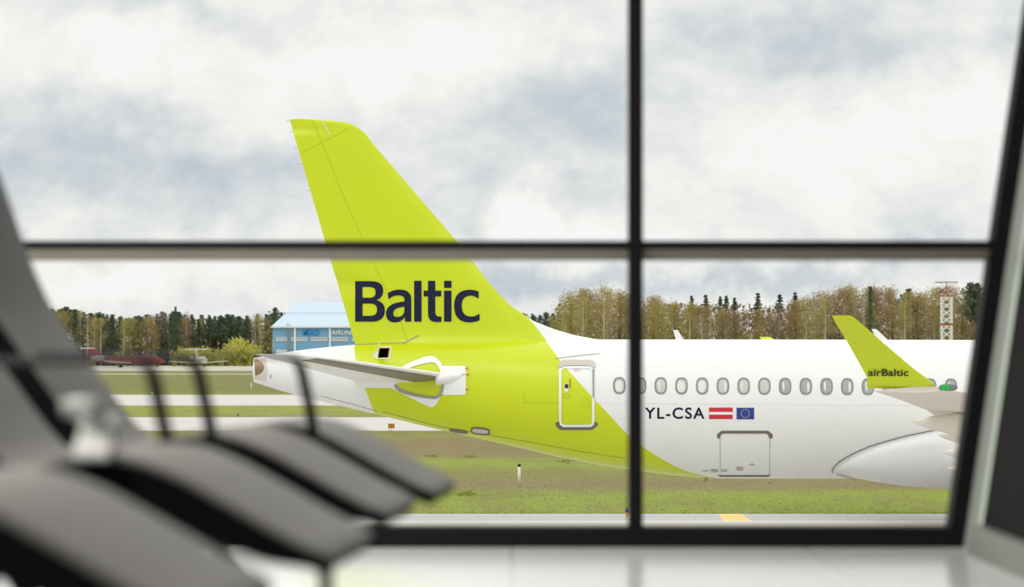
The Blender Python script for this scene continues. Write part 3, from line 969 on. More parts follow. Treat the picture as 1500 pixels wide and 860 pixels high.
def concrete_mat(name, base, joint=7.5, stain=0.12):
    m, nt, p = principled(name, 0.8, spec=0.2)
    pos = nt.n('ShaderNodeNewGeometry').outputs['Position']
    n_ = nt.noise(nt.mapping(pos, (0.05, 0.3, 1)), 1.0, 7, 0.65)
    f = nt.noise(pos, 6.0, 4, 0.7)
    a = tuple(c * (1 - stain) for c in base[:3]) + (1,); b = tuple(min(1, c * (1 + stain * .5)) for c in base[:3]) + (1,)
    c = nt.mix(nt.smooth(n_, 0.3, 0.7), a, b)
    nt.put(p.inputs['Base Color'], nt.mix(nt.math('MULTIPLY', f, 0.25), c, a))
    return m


M['grass'] = grass_mat()
M['taxi'] = concrete_mat('taxiway_asphalt', rgb(182, 183, 184))
M['runway'] = concrete_mat('runway_concrete', rgb(206, 202, 196), stain=0.06)
M['far_apron'] = concrete_mat('far_apron_concrete', rgb(192, 190, 174), stain=0.12)
M['mark_white'] = simple('white_marking', rgb(236, 232, 220), 0.7, var=0.08)
M['mark_yellow'] = simple('yellow_marking', rgb(240, 200, 120), 0.7, var=0.08)


def slab(name, x0, x1, y0, y1, top, mat, thick=0.25):
    o = MB().box((x0, y0, GZ + top - thick), (x1, y1, GZ + top)).build(name, mat)
    return tag(o, kind='structure')


tag(mesh('ground', [(-1600, 13, GZ - .04), (1600, 13, GZ - .04), (1600, 3000, GZ - .04), (-1600, 3000, GZ - .04)], [(0, 1, 2, 3)], M['grass']), kind='structure')
slab('taxiway_pavement', -160, 160, 14, 76.0, 0.0, M['taxi'])
slab('runway_strip', -400, 160, 156.5, 188.5, -0.02, M['runway'])
slab('runway_strip', -400, 200, 229.5, 286.5, -0.02, M['runway'])
slab('far_apron', -420, 60, 640, 880, 0.0, M['far_apron'])
slab('far_road', -420, 60, 540, 556, 0.0, M['far_apron'])
slab('apron', -160, 160, 14, 72.4, 0.002, concrete_mat('apron_concrete', rgb(203, 200, 195), stain=.06), .1)
slab('marking_line', -160, 160, 72.45, 72.65, 0.004, M['mark_white'], .02)
slab('marking_line', -160, 160, 70.9, 71.0, 0.004, M['mark_yellow'], .02)
mesh_ = [(X_(1053, 75.6), 75.9, GZ + .004), (X_(1088, 75.6), 75.9, GZ + .004), (X_(1099, 72.9), 72.7, GZ + .004), (X_(1059, 72.9), 72.7, GZ + .004)]
tag(mesh('marking_patch', mesh_ + [(a, b, c - .02) for a, b, c in mesh_], [(0, 1, 2, 3), (7, 6, 5, 4), (0, 4, 5, 1), (1, 5, 6, 2), (2, 6, 7, 3), (3, 7, 4, 0)], M['mark_yellow']), kind='structure')

# rough turf at the near verge and tufts farther out: uncountable
rng = random.Random(3)
mb = MB()


def tuft(x, y, h, n=5, w=.02):
    for k in range(n):
        a = rng.uniform(0, 2 * PI); r = rng.uniform(0, .07); lean = rng.uniform(-.5, .5) * h
        bx, by = x + r * math.cos(a), y + r * math.sin(a)
        i = len(mb.v); hh = h * rng.uniform(.5, 1.1)
        mb.v += [(bx - w, by, GZ - .05), (bx + w, by, GZ - .05), (bx + lean, by + rng.uniform(-.05, .05), GZ - .04 + hh)]
        mb.f.append((i, i + 1, i + 2))


for i in range(1500):
    tuft(rng.uniform(-9, 15), 76.02 + abs(rng.gauss(0, .12)), rng.uniform(.03, .085))
for i in range(1500):
    y = 76.3 + 26 * rng.random() ** 1.6; tuft(rng.uniform(-.13, .2) * y, y, rng.uniform(.02, .045), 3)
for cx, cy, n_ in ((545, 654, 22), (632, 668, 18), (690, 669, 16), (684, 723, 30), (540, 672, 14), (826, 676, 12)):
    yy = 5.1 * F / (cy - HOR)
    for i in range(n_): tuft(X_(cx, yy) + rng.gauss(0, .18), yy + rng.gauss(0, .5), rng.uniform(.06, .16), 6, .03)
gm, gnt, gp = principled('grass_blades', 0.9, spec=0.1)
gpos = gnt.n('ShaderNodeNewGeometry').outputs['Position']
gnt.put(gp.inputs['Base Color'], gnt.mix(gnt.noise(gpos, 2.5, 4), rgb(132, 146, 60), rgb(172, 176, 98)))
tag(mb.build('grass', gm), 'short grass blades along the taxiway verge', 'grass', kind='stuff')

# marker post
Y = 5.1 * F / (708 - HOR)
t = thing('marker_post', 'white marker post with black top standing in the grass below the tail', 'post', (X_(760.5, Y), Y, GZ - .04))
MB().tube([(0, 0, 0), (0, 0, .68)], .055, 12).build('shaft', simple('post_white', rgb(236, 232, 224), .6), t, True)
MB().tube([(0, 0, .68), (0, 0, .77), (0, 0, .79)], [.06, .06, .03], 12).build('cap', M['tyre'], t, True)
for px, py, h, lab in ((368, 571, .95, 'thin white marker post in far grass below the aircraft exhaust'),):
    Y = 5.1 * F / (py - HOR)
    t = thing('marker_post', lab, 'post', (X_(px, Y), Y, GZ - .04))
    MB().tube([(0, 0, 0), (0, 0, h)], .08, 8).build('shaft', bpy.data.materials['post_white'], t, True)
Y = 5.1 * F / (579 - HOR)
t = thing('edge_light', 'small white light at the far edge of the pale runway', 'light', (X_(223.5, Y), Y, GZ - .04))
MB().tube([(0, 0, 0), (0, 0, .3)], .06, 8).build('stem', bpy.data.materials['post_white'], t, True)
MB().tube([(0, 0, .3), (0, 0, .38), (0, 0, .46)], [.16, .17, .08], 10).build('lamp', bpy.data.materials['post_white'], t, True)
Y = 5.1 * F / (610 - HOR)
t = thing('edge_light', 'small blue light beside the nearer pale runway strip', 'light', (X_(348.5, Y), Y, GZ - .04))
MB().tube([(0, 0, 0), (0, 0, .14)], .04, 8).build('stem', M['scuff'], t, True)
MB().tube([(0, 0, .14), (0, 0, .2), (0, 0, .26)], [.08, .08, .04], 10).build('lamp', M['flag_blue'], t, True)
# taxi edge light beside the centre mullion
Y = 74.3
t = thing('edge_light', 'orange taxiway edge light with dark lamp head beside the centre mullion', 'light', (X_(918.5, Y), Y, GZ))
MB().tube([(0, 0, 0), (0, 0, .03)], .09, 12).build('base', M['shade'], t, True)
MB().tube([(0, 0, .03), (0, 0, .16)], .038, 10).build('stem', simple('orange_paint', rgb(232, 150, 50), .5), t, True)
MB().tube([(0, 0, .16), (0, 0, .2), (0, 0, .27), (0, 0, .29)], [.045, .06, .055, .02], 12).build('lamp', M['flag_blue'], t, True)
# small orange sign
Y = 5.1 * F / (631 - HOR)
t = thing('taxiway_sign', 'small orange sign with dark digits beside the pale strip under the tail', 'sign', (X_(573.3, Y), Y, GZ - .04))
k_ = Y / F
MB().box((-4.9 * k_, -.05, 4.3 * k_), (4.9 * k_, .05, 11.6 * k_)).build('panel', simple('sign_orange', rgb(252, 178, 40), .5), t)
for q in (-3.4, 0.2): MB().tube([(q * k_, 0, 0), (q * k_, 0, 4.4 * k_)], .02, 6).build('leg', M['grey_seal'], t)
bm = text_loops('103', 0, 0, 6.0, 7.8, .02)
for v in bm.verts: v.co = Vector(((v.co.x - 3.7) * k_, -.056, (v.co.y + 4.9) * k_))
me = bpy.data.meshes.new('digits'); bm.to_mesh(me); bm.free(); link('digits', me, M['tyre'], t)

# ------------------------------------------------------------------ hangar
HY = 700.0
t = thing('hangar', 'blue hangar with pale ribbed roof behind the aircraft tail', 'hangar', (X_(520, HY), HY + 18, GZ))
HO = Vector((X_(520, HY), HY + 18, GZ))


def hp(px, py, Y=HY): return W(px, py, Y) - HO


mh, hnt, hpn = principled('blue_cladding', 0.55)
hx = hnt.n('ShaderNodeTexCoord').outputs['Object']
wv_ = hnt.n('ShaderNodeTexWave'); hnt.put(wv_.inputs[0], hnt.mapping(hx, (1, 0, 0))); wv_.inputs['Scale'].default_value = 0.6
hnt.put(hpn.inputs['Base Color'], hnt.mix(wv_.outputs[1], rgb(108, 160, 194), rgb(122, 172, 202)))
mr_, rnt, rpn = principled('ribbed_roof', 0.45)
rx = rnt.n('ShaderNodeTexCoord').outputs['Object']
wr = rnt.n('ShaderNodeTexWave'); rnt.put(wr.inputs[0], rnt.mapping(rx, (1, 0, 0))); wr.inputs['Scale'].default_value = 0.8
rnt.put(rpn.inputs['Base Color'], rnt.mix(wr.outputs[1], rgb(186, 204, 222), rgb(204, 219, 234)))
a = hp(400, 478); xr = hp(640, 478).x; zt = a.z
MB().box((a.x, -18, 0), (xr, 22, zt)).build('wall', mh, t)
rd = hp(433, 443, HY + 14)
md = hp(417.5, 459.6, HY + 7)
rv = [(a.x - .5, -18.6, zt - .1), (xr, -18.6, zt - .1), (xr, md.y, md.z), (md.x, md.y, md.z), (md.x, md.y + .1, md.z + .35), (xr, md.y + .1, md.z + .35), (xr, rd.y, rd.z), (rd.x, rd.y, rd.z),
      (rd.x, rd.y + 8, rd.z), (xr, rd.y + 8, rd.z), (xr, 22.6, zt - .1), (a.x - .5, 22.6, zt - .1)]
mesh('roof', rv, [(0, 1, 2, 3), (3, 2, 5, 4), (4, 5, 6, 7), (7, 6, 9, 8), (8, 9, 10, 11), (0, 3, 4, 7, 8, 11), (0, 11, 10, 1), (1, 10, 9, 6, 5, 2)], mr_, t)
MB().box((a.x - .6, -18.9, zt - .45), (xr, -18.5, zt)).build('eave_gutter', M['shade'], t)
for px in (432.2, 483.5, 535, 586):
    q = hp(px, 478).x
    MB().box((q - .25, -18.5, 0), (q + .25, -18, zt)).build('column', M['white'], t)
for (a0, a1) in ((404.5, 420.5), (426.5, 449.5), (456, 479.5), (485.5, 509.5), (515.5, 538), (545, 568)):
    p0, p1 = hp(a0, 499.5), hp(a1, 494)
    fr = MB().box((p0.x, -18.25, p0.z), (p1.x, -18.0, p1.z)).build('window_band', M['shade'], t)
    MB().box((p0.x + .15, -18.3, p0.z + .3), (p1.x - .15, -18.2, p1.z - .1)).build('pane', simple('hangar_pane', rgb(176, 180, 182), .25, var=.1, scale=.4), fr)
for (a0, a1) in ((404.5, 420.5), (456, 479.5)):
    p0, p1 = hp(a0, 519), hp(a1, 512.5)
    MB().box((p0.x, -18.25, p0.z), (p1.x, -18.0, p1.z)).build('window_band', M['shade'], t)
# wall ladder with cage
ld = MB()
l0, l1 = hp(421, 478).x, hp(425, 478).x
for q in (l0, l1): ld.box((q - .07, -18.7, 0), (q + .07, -18.55, zt + 1.0))
for k in range(26):
    ld.box((l0, -18.7, .4 + k * .5), (l1, -18.6, .5 + k * .5))
ld.build('ladder', M['grey_seal'], t)


def wall_word(txt, px, py, h, w, mat, name, bold, shear=0.0):
    bm = text_loops(txt, px, py, h, w, bold, shear)
    k = HY / F
    for v in bm.verts:
        p = hp(v.co.x, -v.co.y); v.co = Vector((p.x, -18.35, p.z))
    ge = bmesh.ops.extrude_face_region(bm, geom=bm.faces[:])
    for e in ge['geom']:
        if isinstance(e, bmesh.types.BMVert): e.co.y += .3
    bmesh.ops.recalc_face_normals(bm, faces=bm.faces)
    me = bpy.data.meshes.new(name); bm.to_mesh(me); bm.free()
    return link(name, me, mat, t)


wall_word('MRO', 443.8, 491.3, 8.2, 24, simple('sign_blue', rgb(40, 150, 232), .4), 'sign_lettering', .03)['label'] = 'bright blue sign letters'
wall_word('AIRLINE', 484.5, 490.6, 7.0, 34.5, M['white'], 'sign_lettering', .02, .25)['label'] = 'white slanted sign letters'

# ------------------------------------------------------------------ lattice mast
TY = 420.0
t = thing('lattice_mast', 'white and red lattice mast with antenna bar rising behind the fuselage', 'mast', (X_(1386.5, TY), TY, GZ))
kx = TY / F
H0 = ZC - (430 - HOR) * kx - GZ
mw, mnt, mp = principled('banded_mast', .5)
mo = mnt.n('ShaderNodeTexCoord').outputs['Object']
ms = mnt.n('ShaderNodeSeparateXYZ'); mnt.put(ms.inputs[0], mo)
fr_ = mnt.math('FRACT', mnt.math('DIVIDE', ms.outputs[2], 42 * kx))
mnt.put(mp.inputs['Base Color'], mnt.mix(mnt.math('GREATER_THAN', fr_, 0.93), (0.9, 0.9, 0.9, 1), rgb(196, 90, 84)))
R_ = 7.2 * kx
for a_, b_ in ((-1, -1), (1, -1), (1, 1), (-1, 1)):
    MB().tube([(a_ * R_, b_ * R_, 0), (a_ * R_, b_ * R_, H0)], .08, 6).build('leg', mw, t)
mb = MB(); st_ = 10.5 * kx
z = 0; k = 0
while z < H0 - st_ * .6:
    z2 = min(z + st_, H0)
    for (p, q) in (((-1, -1), (1, -1)), ((1, -1), (1, 1)), ((1, 1), (-1, 1)), ((-1, 1), (-1, -1))):
        mb.tube([(p[0] * R_, p[1] * R_, z), (q[0] * R_, q[1] * R_, z2)], .065, 5)
        mb.tube([(q[0] * R_, q[1] * R_, z), (p[0] * R_, p[1] * R_, z2)], .065, 5)
    z = z2
tag(mb.build('lattice_bracing', mw, t), kind='stuff')
mred = simple('mast_red', rgb(150, 84, 78), .5)
for a_, b_ in ((-1, -1), (1, -1), (1, 1), (-1, 1)):
    MB().tube([(a_ * R_, b_ * R_, H0), (a_ * .25 * R_, b_ * .25 * R_, H0 + 9 * kx)], .07, 5).build('top_strut', mred, t)
MB().tube([(0, 0, H0), (0, 0, H0 + 12 * kx), (0, 0, H0 + 19 * kx)], [.13, .10, .03], 8).build('antenna_mast', mred, t)
MB().tube([(-16.5 * kx, 0, H0 + 16.6 * kx), (16.5 * kx, 0, H0 + 16.6 * kx)], .11, 8).build('antenna_bar', M['grey_seal'], t)

# ------------------------------------------------------------------ parked aircraft far away
def jet(name, label, loc, rz, body, nacelle, sc_=1.0, white_stab=True):
    t = thing(name, label, 'airplane', loc, rz)
    prof = [(-12.6, .05, 2.9), (-11, .45, 2.75), (-8.5, .95, 2.5), (-6, 1.22, 2.35), (-2, 1.3, 2.3), (9, 1.3, 2.3), (11, 1.2, 2.2), (12.6, .8, 2.0), (13.6, .1, 1.85)]
    rg = [[(x, r * math.sin(2 * PI * k / 20), z + r * math.cos(2 * PI * k / 20)) for k in range(20)] for x, r, z in prof]
    MB().loft(rg).build('fuselage', body, t, True)
    fv = [(-12.2, -.15, 5.9), (-9.7, -.15, 5.9), (-6.6, -.2, 3.2), (-10.6, -.2, 3.0)]
    mesh('fin', fv + [(a, -b, c) for a, b, c in fv], [(0, 1, 2, 3), (7, 6, 5, 4), (0, 4, 5, 1), (1, 5, 6, 2), (2, 6, 7, 3), (3, 7, 4, 0)], body, t)
    mb = MB()
    for s_ in (-1, 1):
        pr = [(-9.8, 0, 5.95), (-12.2, 0, 5.95), (-14.0, 4.1 * s_, 6.05), (-12.7, 4.1 * s_, 6.05)]
        mb.add(pr + [(a, b, c + .24) for a, b, c in pr], [(0, 1, 2, 3), (7, 6, 5, 4), (0, 4, 5, 1), (1, 5, 6, 2), (2, 6, 7, 3), (3, 7, 4, 0)])
    mb.build('tailplane', M['white'], t)
    for s_ in (-1, 1):
        pr = [(2.5, s_ * .9, 1.3), (-2.5, s_ * .9, 1.3), (-5.0, s_ * 10.2, 2.0), (-3.6, s_ * 10.2, 2.0)]
        MB().add(pr + [(a, b, c + .25) for a, b, c in pr], [(0, 1, 2, 3), (7, 6, 5, 4), (0, 4, 5, 1), (1, 5, 6, 2), (2, 6, 7, 3), (3, 7, 4, 0)]).build('wing', M['white'], t)
        rg = [[(x, s_ * 2.05 + r * math.sin(2 * PI * k / 16), 2.95 + r * math.cos(2 * PI * k / 16)) for k in range(16)] for x, r in ((-10.6, .4), (-9.8, .62), (-8, .74), (-6.4, .7), (-6.3, .5))]
        MB().loft(rg).build('engine', nacelle, t, True)
        MB().tube([(-1.2, s_ * 1.5, .3), (-1.2, s_ * 1.5, 1.6)], .12, 6).build('gear_strut', M['grey_seal'], t)
        MB().tube([(-1.2, s_ * 1.5 - .2, .36), (-1.2, s_ * 1.5 + .2, .36)], .36, 14).build('wheel', M['tyre'], t)
    MB().tube([(10.6, 0, .25), (10.6, 0, 1.4)], .09, 6).build('gear_strut', M['grey_seal'], t)
    MB().tube([(10.6, -.2, .28), (10.6, .2, .28)], .28, 12).build('wheel', M['tyre'], t)
    if sc_ != 1: t.scale = (sc_,) * 3
    return t


M['jet_red'] = simple('jet_red', rgb(168, 62, 58), .4)
jy = 790.0
jx = X_(180, jy)
jet('regional_jet', 'dark red regional jet with white tailplane parked far across the airfield', (jx + .5, jy, GZ), 0, M['jet_red'], M['white'])
jet('regional_jet', 'white regional jet partly hidden behind the lounger backs', (jx - 128 * jy / F, jy + 3, GZ), 0, M['white'], M['white'])
jy = 800.0
jet('regional_jet', 'small white jet seen tail-on before the far forest', (X_(291, jy), jy + 4, GZ + 0.0), PI / 2, M['white'], M['white'], .95)
# ------------------------------------------------------------------ FOREST
def leaf_mat(name, c1, c2, c3):
    m, nt, p = principled(name, 0.85, spec=0.15)
    oi = nt.n('ShaderNodeObjectInfo').outputs['Random']
    pos = nt.n('ShaderNodeTexCoord').outputs['Object']
    base = nt.ramp(oi, [(0.0, c1), (0.5, c2), (1.0, c3)])
    nz = nt.noise(pos, 0.8, 3)
    lo = nt.mix(1.0, base, (1.0, 1.0, 1.02, 1), 'MULTIPLY'); hi = nt.mix(1.0, base, (1.65, 1.62, 1.55, 1), 'MULTIPLY')  # leaf tones raised, distance haze is put into the colour
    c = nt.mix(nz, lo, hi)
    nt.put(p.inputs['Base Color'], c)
    tl = nt.n('ShaderNodeBsdfTranslucent'); nt.put(tl.inputs[0], c)
    ms = nt.n('ShaderNodeMixShader'); ms.inputs[0].default_value = 0.42
    nt.t.links.new(p.outputs[0], ms.inputs[1]); nt.t.links.new(tl.outputs[0], ms.inputs[2])
    out = [q for q in nt.t.nodes if q.type == 'OUTPUT_MATERIAL'][0]
    nt.t.links.new(ms.outputs[0], out.inputs[0])
    return m


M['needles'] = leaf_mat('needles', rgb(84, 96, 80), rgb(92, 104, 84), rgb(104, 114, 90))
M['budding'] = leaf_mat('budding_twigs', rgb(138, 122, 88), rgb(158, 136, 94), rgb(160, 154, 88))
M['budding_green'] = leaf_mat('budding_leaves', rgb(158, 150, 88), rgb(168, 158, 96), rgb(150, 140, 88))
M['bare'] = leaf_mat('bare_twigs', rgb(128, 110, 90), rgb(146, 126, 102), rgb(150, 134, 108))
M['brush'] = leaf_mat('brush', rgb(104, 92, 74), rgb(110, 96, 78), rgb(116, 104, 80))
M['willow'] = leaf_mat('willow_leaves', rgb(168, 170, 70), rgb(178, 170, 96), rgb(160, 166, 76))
M['birch_bark'] = simple('birch_bark', rgb(214, 206, 192), .8, var=.2, scale=1.5)
M['bark'] = simple('bark', rgb(112, 94, 80), .9, var=.2, scale=1.5)
M['pine_bark'] = simple('pine_bark', rgb(136, 104, 82), .9, var=.2, scale=1.5)


def cards(pts, size, rng, up=0.0):
    v, f = [], []
    for p in pts:
        a = Vector((rng.gauss(0, 1), rng.gauss(0, 1), rng.gauss(0, 1) + up)).normalized()
        b = a.cross(Vector((rng.gauss(0, 1), rng.gauss(0, 1), rng.gauss(0, 1)))).normalized()
        s = size * rng.uniform(.6, 1.4)
        i = len(v)
        v += [p - a * s - b * s * .3, p + a * s * .2 - b * s * .55, p + a * s + b * s * .2, p - a * s * .1 + b * s * .6]
        f.append((i, i + 1, i + 2, i + 3))
    return v, f


def broadleaf(h, crown_w, seed, trunk_mat, leaf, nleaf, lsize, low=0.35, name='birch_tree', nbr=26):
    rng = random.Random(seed)
    root = bpy.data.objects.new(name, None); COL.objects.link(root)
    mb = MB()
    bend = rng.uniform(-.5, .5); bend2 = rng.uniform(-.5, .5)

    def tr(u): return Vector((bend * math.sin(u * 2.2), bend2 * math.sin(u * 2.6), h * .97 * u))
    r0 = .011 * h
    mb.tube([tr(i / 9) for i in range(10)], [r0 * (1 - .9 * i / 9) for i in range(10)], 6)
    pts = []
    for k in range(nbr):
        u = low + (1 - low) * (k + rng.random()) / nbr
        a = rng.uniform(0, 2 * PI)
        w = crown_w * (math.sin(PI * min(1, (u - low) / (1 - low) * .86 + .14)) ** .7) * rng.uniform(.6, 1.05)
        d = Vector((math.cos(a), math.sin(a), rng.uniform(.5, 1.3))); d = d / math.hypot(d.x, d.y)
        p0 = tr(u); p1 = p0 + Vector((d.x * w, d.y * w, d.z * w * .8)); pm = p0.lerp(p1, .5) + Vector((0, 0, .1 * w))
        p1.z = min(p1.z, h)
        mb.tube([p0, pm, p1], [r0 * .28 * (1.2 - u), r0 * .18 * (1.2 - u), .015], 4)
        for q in range(nleaf // nbr):
            t_ = rng.uniform(.15, 1.1)
            p = (p0.lerp(pm, t_ * 2) if t_ < .5 else pm.lerp(p1, t_ * 2 - 1))
            pts.append(p + Vector((rng.gauss(0, .13 * crown_w + .12), rng.gauss(0, .13 * crown_w + .12), rng.gauss(0, .035 * h))))
    mb.build('trunk', trunk_mat, root, True)
    v, f = cards(pts, lsize, rng, 1.2)
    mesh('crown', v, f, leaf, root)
    return root


def conifer(h, w, seed, spruce=True):
    rng = random.Random(seed)
    root = bpy.data.objects.new('spruce_tree' if spruce else 'pine_tree', None); COL.objects.link(root)
    r0 = .012 * h
    MB().tube([(0, 0, 0), (rng.uniform(-.2, .2), 0, h * .5), (0, 0, h * .98)], [r0, r0 * .65, .03], 6).build('trunk', M['bark'] if spruce else M['pine_bark'], root, True)
    pts = []
    lo = .10 if spruce else rng.uniform(.5, .62)
    n = 26 if spruce else 16
    for k in range(n):
        u = lo + (1 - lo) * (k + .5) / n
        ww = w * ((1 - u) ** .85 + .02) * 1.25 if spruce else w * math.sin(PI * min(1, (u - lo) / (1 - lo) * .8 + .2)) ** .6 * rng.uniform(.7, 1.1)
        nb = 7 if spruce else 6
        for b in range(nb):
            a = 2 * PI * (b + rng.random()) / nb; L = ww * rng.uniform(.35, 1.2)
            for q in range(7):
                s_ = L * (q + 1) / 7
                z = h * u - (.28 * s_ if spruce else -.15 * s_)
                pts.append(Vector((s_ * math.cos(a) + rng.gauss(0, .1), s_ * math.sin(a) + rng.gauss(0, .1), z + rng.gauss(0, .12))))
    v, f = cards(pts, .30 if spruce else .36, rng, 0)
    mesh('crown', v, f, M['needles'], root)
    return root


def far_prototypes():
    P = {'birch': [], 'brown': [], 'spruce': [], 'pine': [], 'bare': []}
    for s in range(5): P['birch'].append(broadleaf(20, 2.6, 10 + s, M['birch_bark'], M['budding_green'], 1600, .13, .25))
    for s in range(6): P['brown'].append(broadleaf(19, 3.0, 30 + s, M['bark'], M['budding'], 2300, .14, .10, 'broadleaf_tree', 30))
    for s in range(4): P['bare'].append(broadleaf(19, 2.4, 50 + s, M['birch_bark'] if s % 2 else M['bark'], M['bare'], 1200, .10, .2, 'bare_tree', 34))
    for s in range(4): P['spruce'].append(conifer(20, 3.3, 70 + s))
    for s in range(4): P['pine'].append(conifer(20, 2.9, 80 + s, False))
    return P


PROTO = far_prototypes()
USED = set()
trng = random.Random(11)
KIND = {'birch': ('pale-trunked birch with yellow-green buds', 20), 'brown': ('bushy olive-brown budding tree', 19), 'bare': ('bare grey-brown leafless tree', 19), 'spruce': ('dark green pointed spruce', 20), 'pine': ('dark green pine with bare lower trunk', 20)}


def plant(kind, px, Y, top, place, label=None, group=True, wide=1.0):
    pr = trng.choice(PROTO[kind])
    c = pr if pr.name not in USED else copy_tree(pr)
    USED.add(pr.name)
    g = GZ - .1
    hgt = ZC - (top - HOR) * Y / F - g
    s = hgt / KIND[kind][1]
    w = s * wide * trng.uniform(.9, 1.15)
    c.location = (X_(px, Y), Y, g); c.rotation_euler = (0, 0, trng.uniform(0, 6.28)); c.scale = (w, w, s)
    lab = label or f"{KIND[kind][0]} in the {place}"
    for k in ('label', 'category', 'group'):
        if k in c: del c[k]
    tag(c, lab, 'tree', (place or None) if label else f"{KIND[kind][0]}s, {place}")
    return c


def pick(ws):
    r = trng.random() * sum(w for _, w in ws)
    for k, w in ws:
        r -= w
        if r <= 0: return k
    return ws[-1][0]


# far forest behind the distant jets
lefttop = lin([-20, 60, 115, 130, 160, 185, 210, 250, 285, 310, 360, 410, 440], [452, 452, 449, 458, 456, 463, 458, 455, 461, 461, 459, 457, 455])
for row, (Y, n, ws) in enumerate(((900, 44, [('birch', 3), ('brown', 3), ('bare', 4), ('spruce', 2), ('pine', 1)]), (912, 46, [('pine', 3), ('spruce', 4), ('bare', 1), ('birch', 1)]), (925, 40, [('pine', 4), ('spruce', 5)]))):
    for i in range(n):
        px = -20 + 445 * (i + trng.uniform(.1, .9)) / n
        w2 = ws
        if row == 0 and px > 290: w2 = [('pine', 4), ('spruce', 3), ('bare', 2), ('birch', 1)]
        if row == 0 and px < 185: w2 = [('birch', 4), ('brown', 4), ('bare', 2), ('spruce', .5)]
        plant(pick(w2), px, Y + trng.uniform(-4, 4), lefttop(px) + abs(trng.gauss(0, 4)) + (3 if row == 0 else 0), 'far forest behind the parked jets', wide=1.45)
plant('bare', 275, 890, 455, '', 'tall bare white-limbed birch rising behind the tail-on white jet', wide=1.2)
plant('spruce', 257, 895, 449, '', 'leaning dark spruce taller than the far forest around it')
plant('pine', 403, 890, 451, '', 'dark pine close beside the hangar roof')
# gap between fin and near wood
for i in range(9):
    px = 775 + 62 * (i + trng.random()) / 9
    plant(pick([('pine', 3), ('spruce', 2), ('brown', 1)]), px, 905 + trng.uniform(-5, 5), 459 + trng.uniform(-2, 5), 'far wood glimpsed above the tail fillet')
# nearer wood behind the fuselage
righttop = lin([815, 835, 850, 885, 915, 945, 965, 985, 1010, 1040, 1080, 1130, 1180, 1240, 1300, 1340, 1400, 1440, 1480], [448, 426, 424, 417, 424, 428, 432, 441, 440, 444, 452, 452, 430, 415, 417, 419, 417, 416, 418])
for row, (Y, n, ws) in enumerate(((585, 30, [('brown', 6), ('birch', 2), ('bare', 3)]), (596, 32, [('brown', 5), ('birch', 3), ('bare', 3), ('spruce', .3)]), (610, 32, [('brown', 4), ('bare', 2), ('spruce', .5), ('birch', 1)]), (625, 26, [('spruce', .8), ('pine', 1), ('brown', 5), ('bare', 2)]))):
    for i in range(n):
        px = 822 + 640 * (i + trng.uniform(.1, .9)) / n
        tp = righttop(px) + abs(trng.gauss(0, 5)) + (10, 3, 2, 2)[row] * trng.uniform(.3, 1.3)
        if row == 0: tp += trng.uniform(0, 22)
        k = pick(ws)
        if px < 960 and k in ('spruce', 'pine'): k = 'birch'
        if 960 < px < 1150 and k in ('spruce', 'pine'): tp -= 8
        plant(k, px, Y + trng.uniform(-4, 4), tp, 'wood behind the white fuselage', wide=1.5)
for px, tp in ((1013, 433), (1034, 432), (1055, 434), (1064, 433), (1076, 436)):
    plant('spruce', px, 632, tp, 'spruce clump near the mullion', 'dark spruce of the clump breaking the skyline nearest the mullion', wide=1.1)
for px, tp in ((1110, 429), (1142, 431), (1165, 428)):
    plant('spruce', px, 634, tp, 'spruces above the low part of the wood', 'dark spruce rising singly above the low middle part of the wood', wide=1.2)
plant('spruce', 1275, 575, 419, '', 'tall dark spruce standing straight behind the lime winglet', wide=.85)
plant('birch', 1326, 570, 428, '', 'slim white-trunked birch between the winglet and the lattice mast', wide=.8)
plant('birch', 852, 572, 424, '', 'tall leaning birch at the end of the wood above the tail fillet', wide=1.2)
plant('birch', 884, 570, 417, '', 'tallest yellow-budded birch close beside the dark mullion', wide=1.2)
plant('bare', 822, 600, 432, '', 'thin bare tree standing free above the fillet of the fin', wide=.7)
for px in (1422, 1431): plant('pine', px, 574, 415, 'pines beside the lattice mast', 'dark pine standing between the lattice mast and the window jamb')

# shrubs before the far forest
def shrub(seed):
    rng = random.Random(seed)
    root = bpy.data.objects.new('willow_shrub', None); COL.objects.link(root)
    mb = MB(); pts = []
    for k in range(12):
        a = rng.uniform(0, 2 * PI); r = rng.uniform(.3, 2.4); hh = rng.uniform(2.4, 5)
        mb.tube([(0, 0, 0), (r * .5 * math.cos(a), r * .5 * math.sin(a), hh * .5), (r * math.cos(a), r * math.sin(a), hh)], [.06, .04, .02], 4)
        for q in range(34):
            u = rng.uniform(.1, 1.05); pts.append(Vector((r * u * math.cos(a) + rng.gauss(0, .45), r * u * math.sin(a) + rng.gauss(0, .45), hh * u + rng.gauss(0, .3))))
    mb.build('stem', M['bark'], root)
    v, f = cards(pts, .32, rng, 1)
    mesh('foliage', v, f, M['willow'], root)
    return root


SH = [shrub(s) for s in range(3)]
for i in range(26):
    px = 268 + 140 * (i + trng.random()) / 26 if i < 20 else 95 + 170 * (i - 20 + trng.random()) / 6
    c = SH[i] if i < 3 else copy_tree(SH[i % 3])
    Y = 850 + trng.uniform(-14, 14)
    c.location = (X_(px, Y), Y, GZ - .1)
    s = trng.uniform(.8, 1.25) * (1.5 if px > 330 else 1.1) * (.7 if i >= 20 else 1)
    c.scale = (s, s, s * trng.uniform(.9, 1.2)); c.rotation_euler = (0, 0, trng.uniform(0, 6))
    tag(c, 'yellow-green willow shrub at the foot of the far forest', 'shrub', 'willow shrubs before the far forest')

for k in PROTO:
    for p in PROTO[k]:
        if p.name not in USED:
            for c in kids(p): bpy.data.objects.remove(c)
            bpy.data.objects.remove(p)


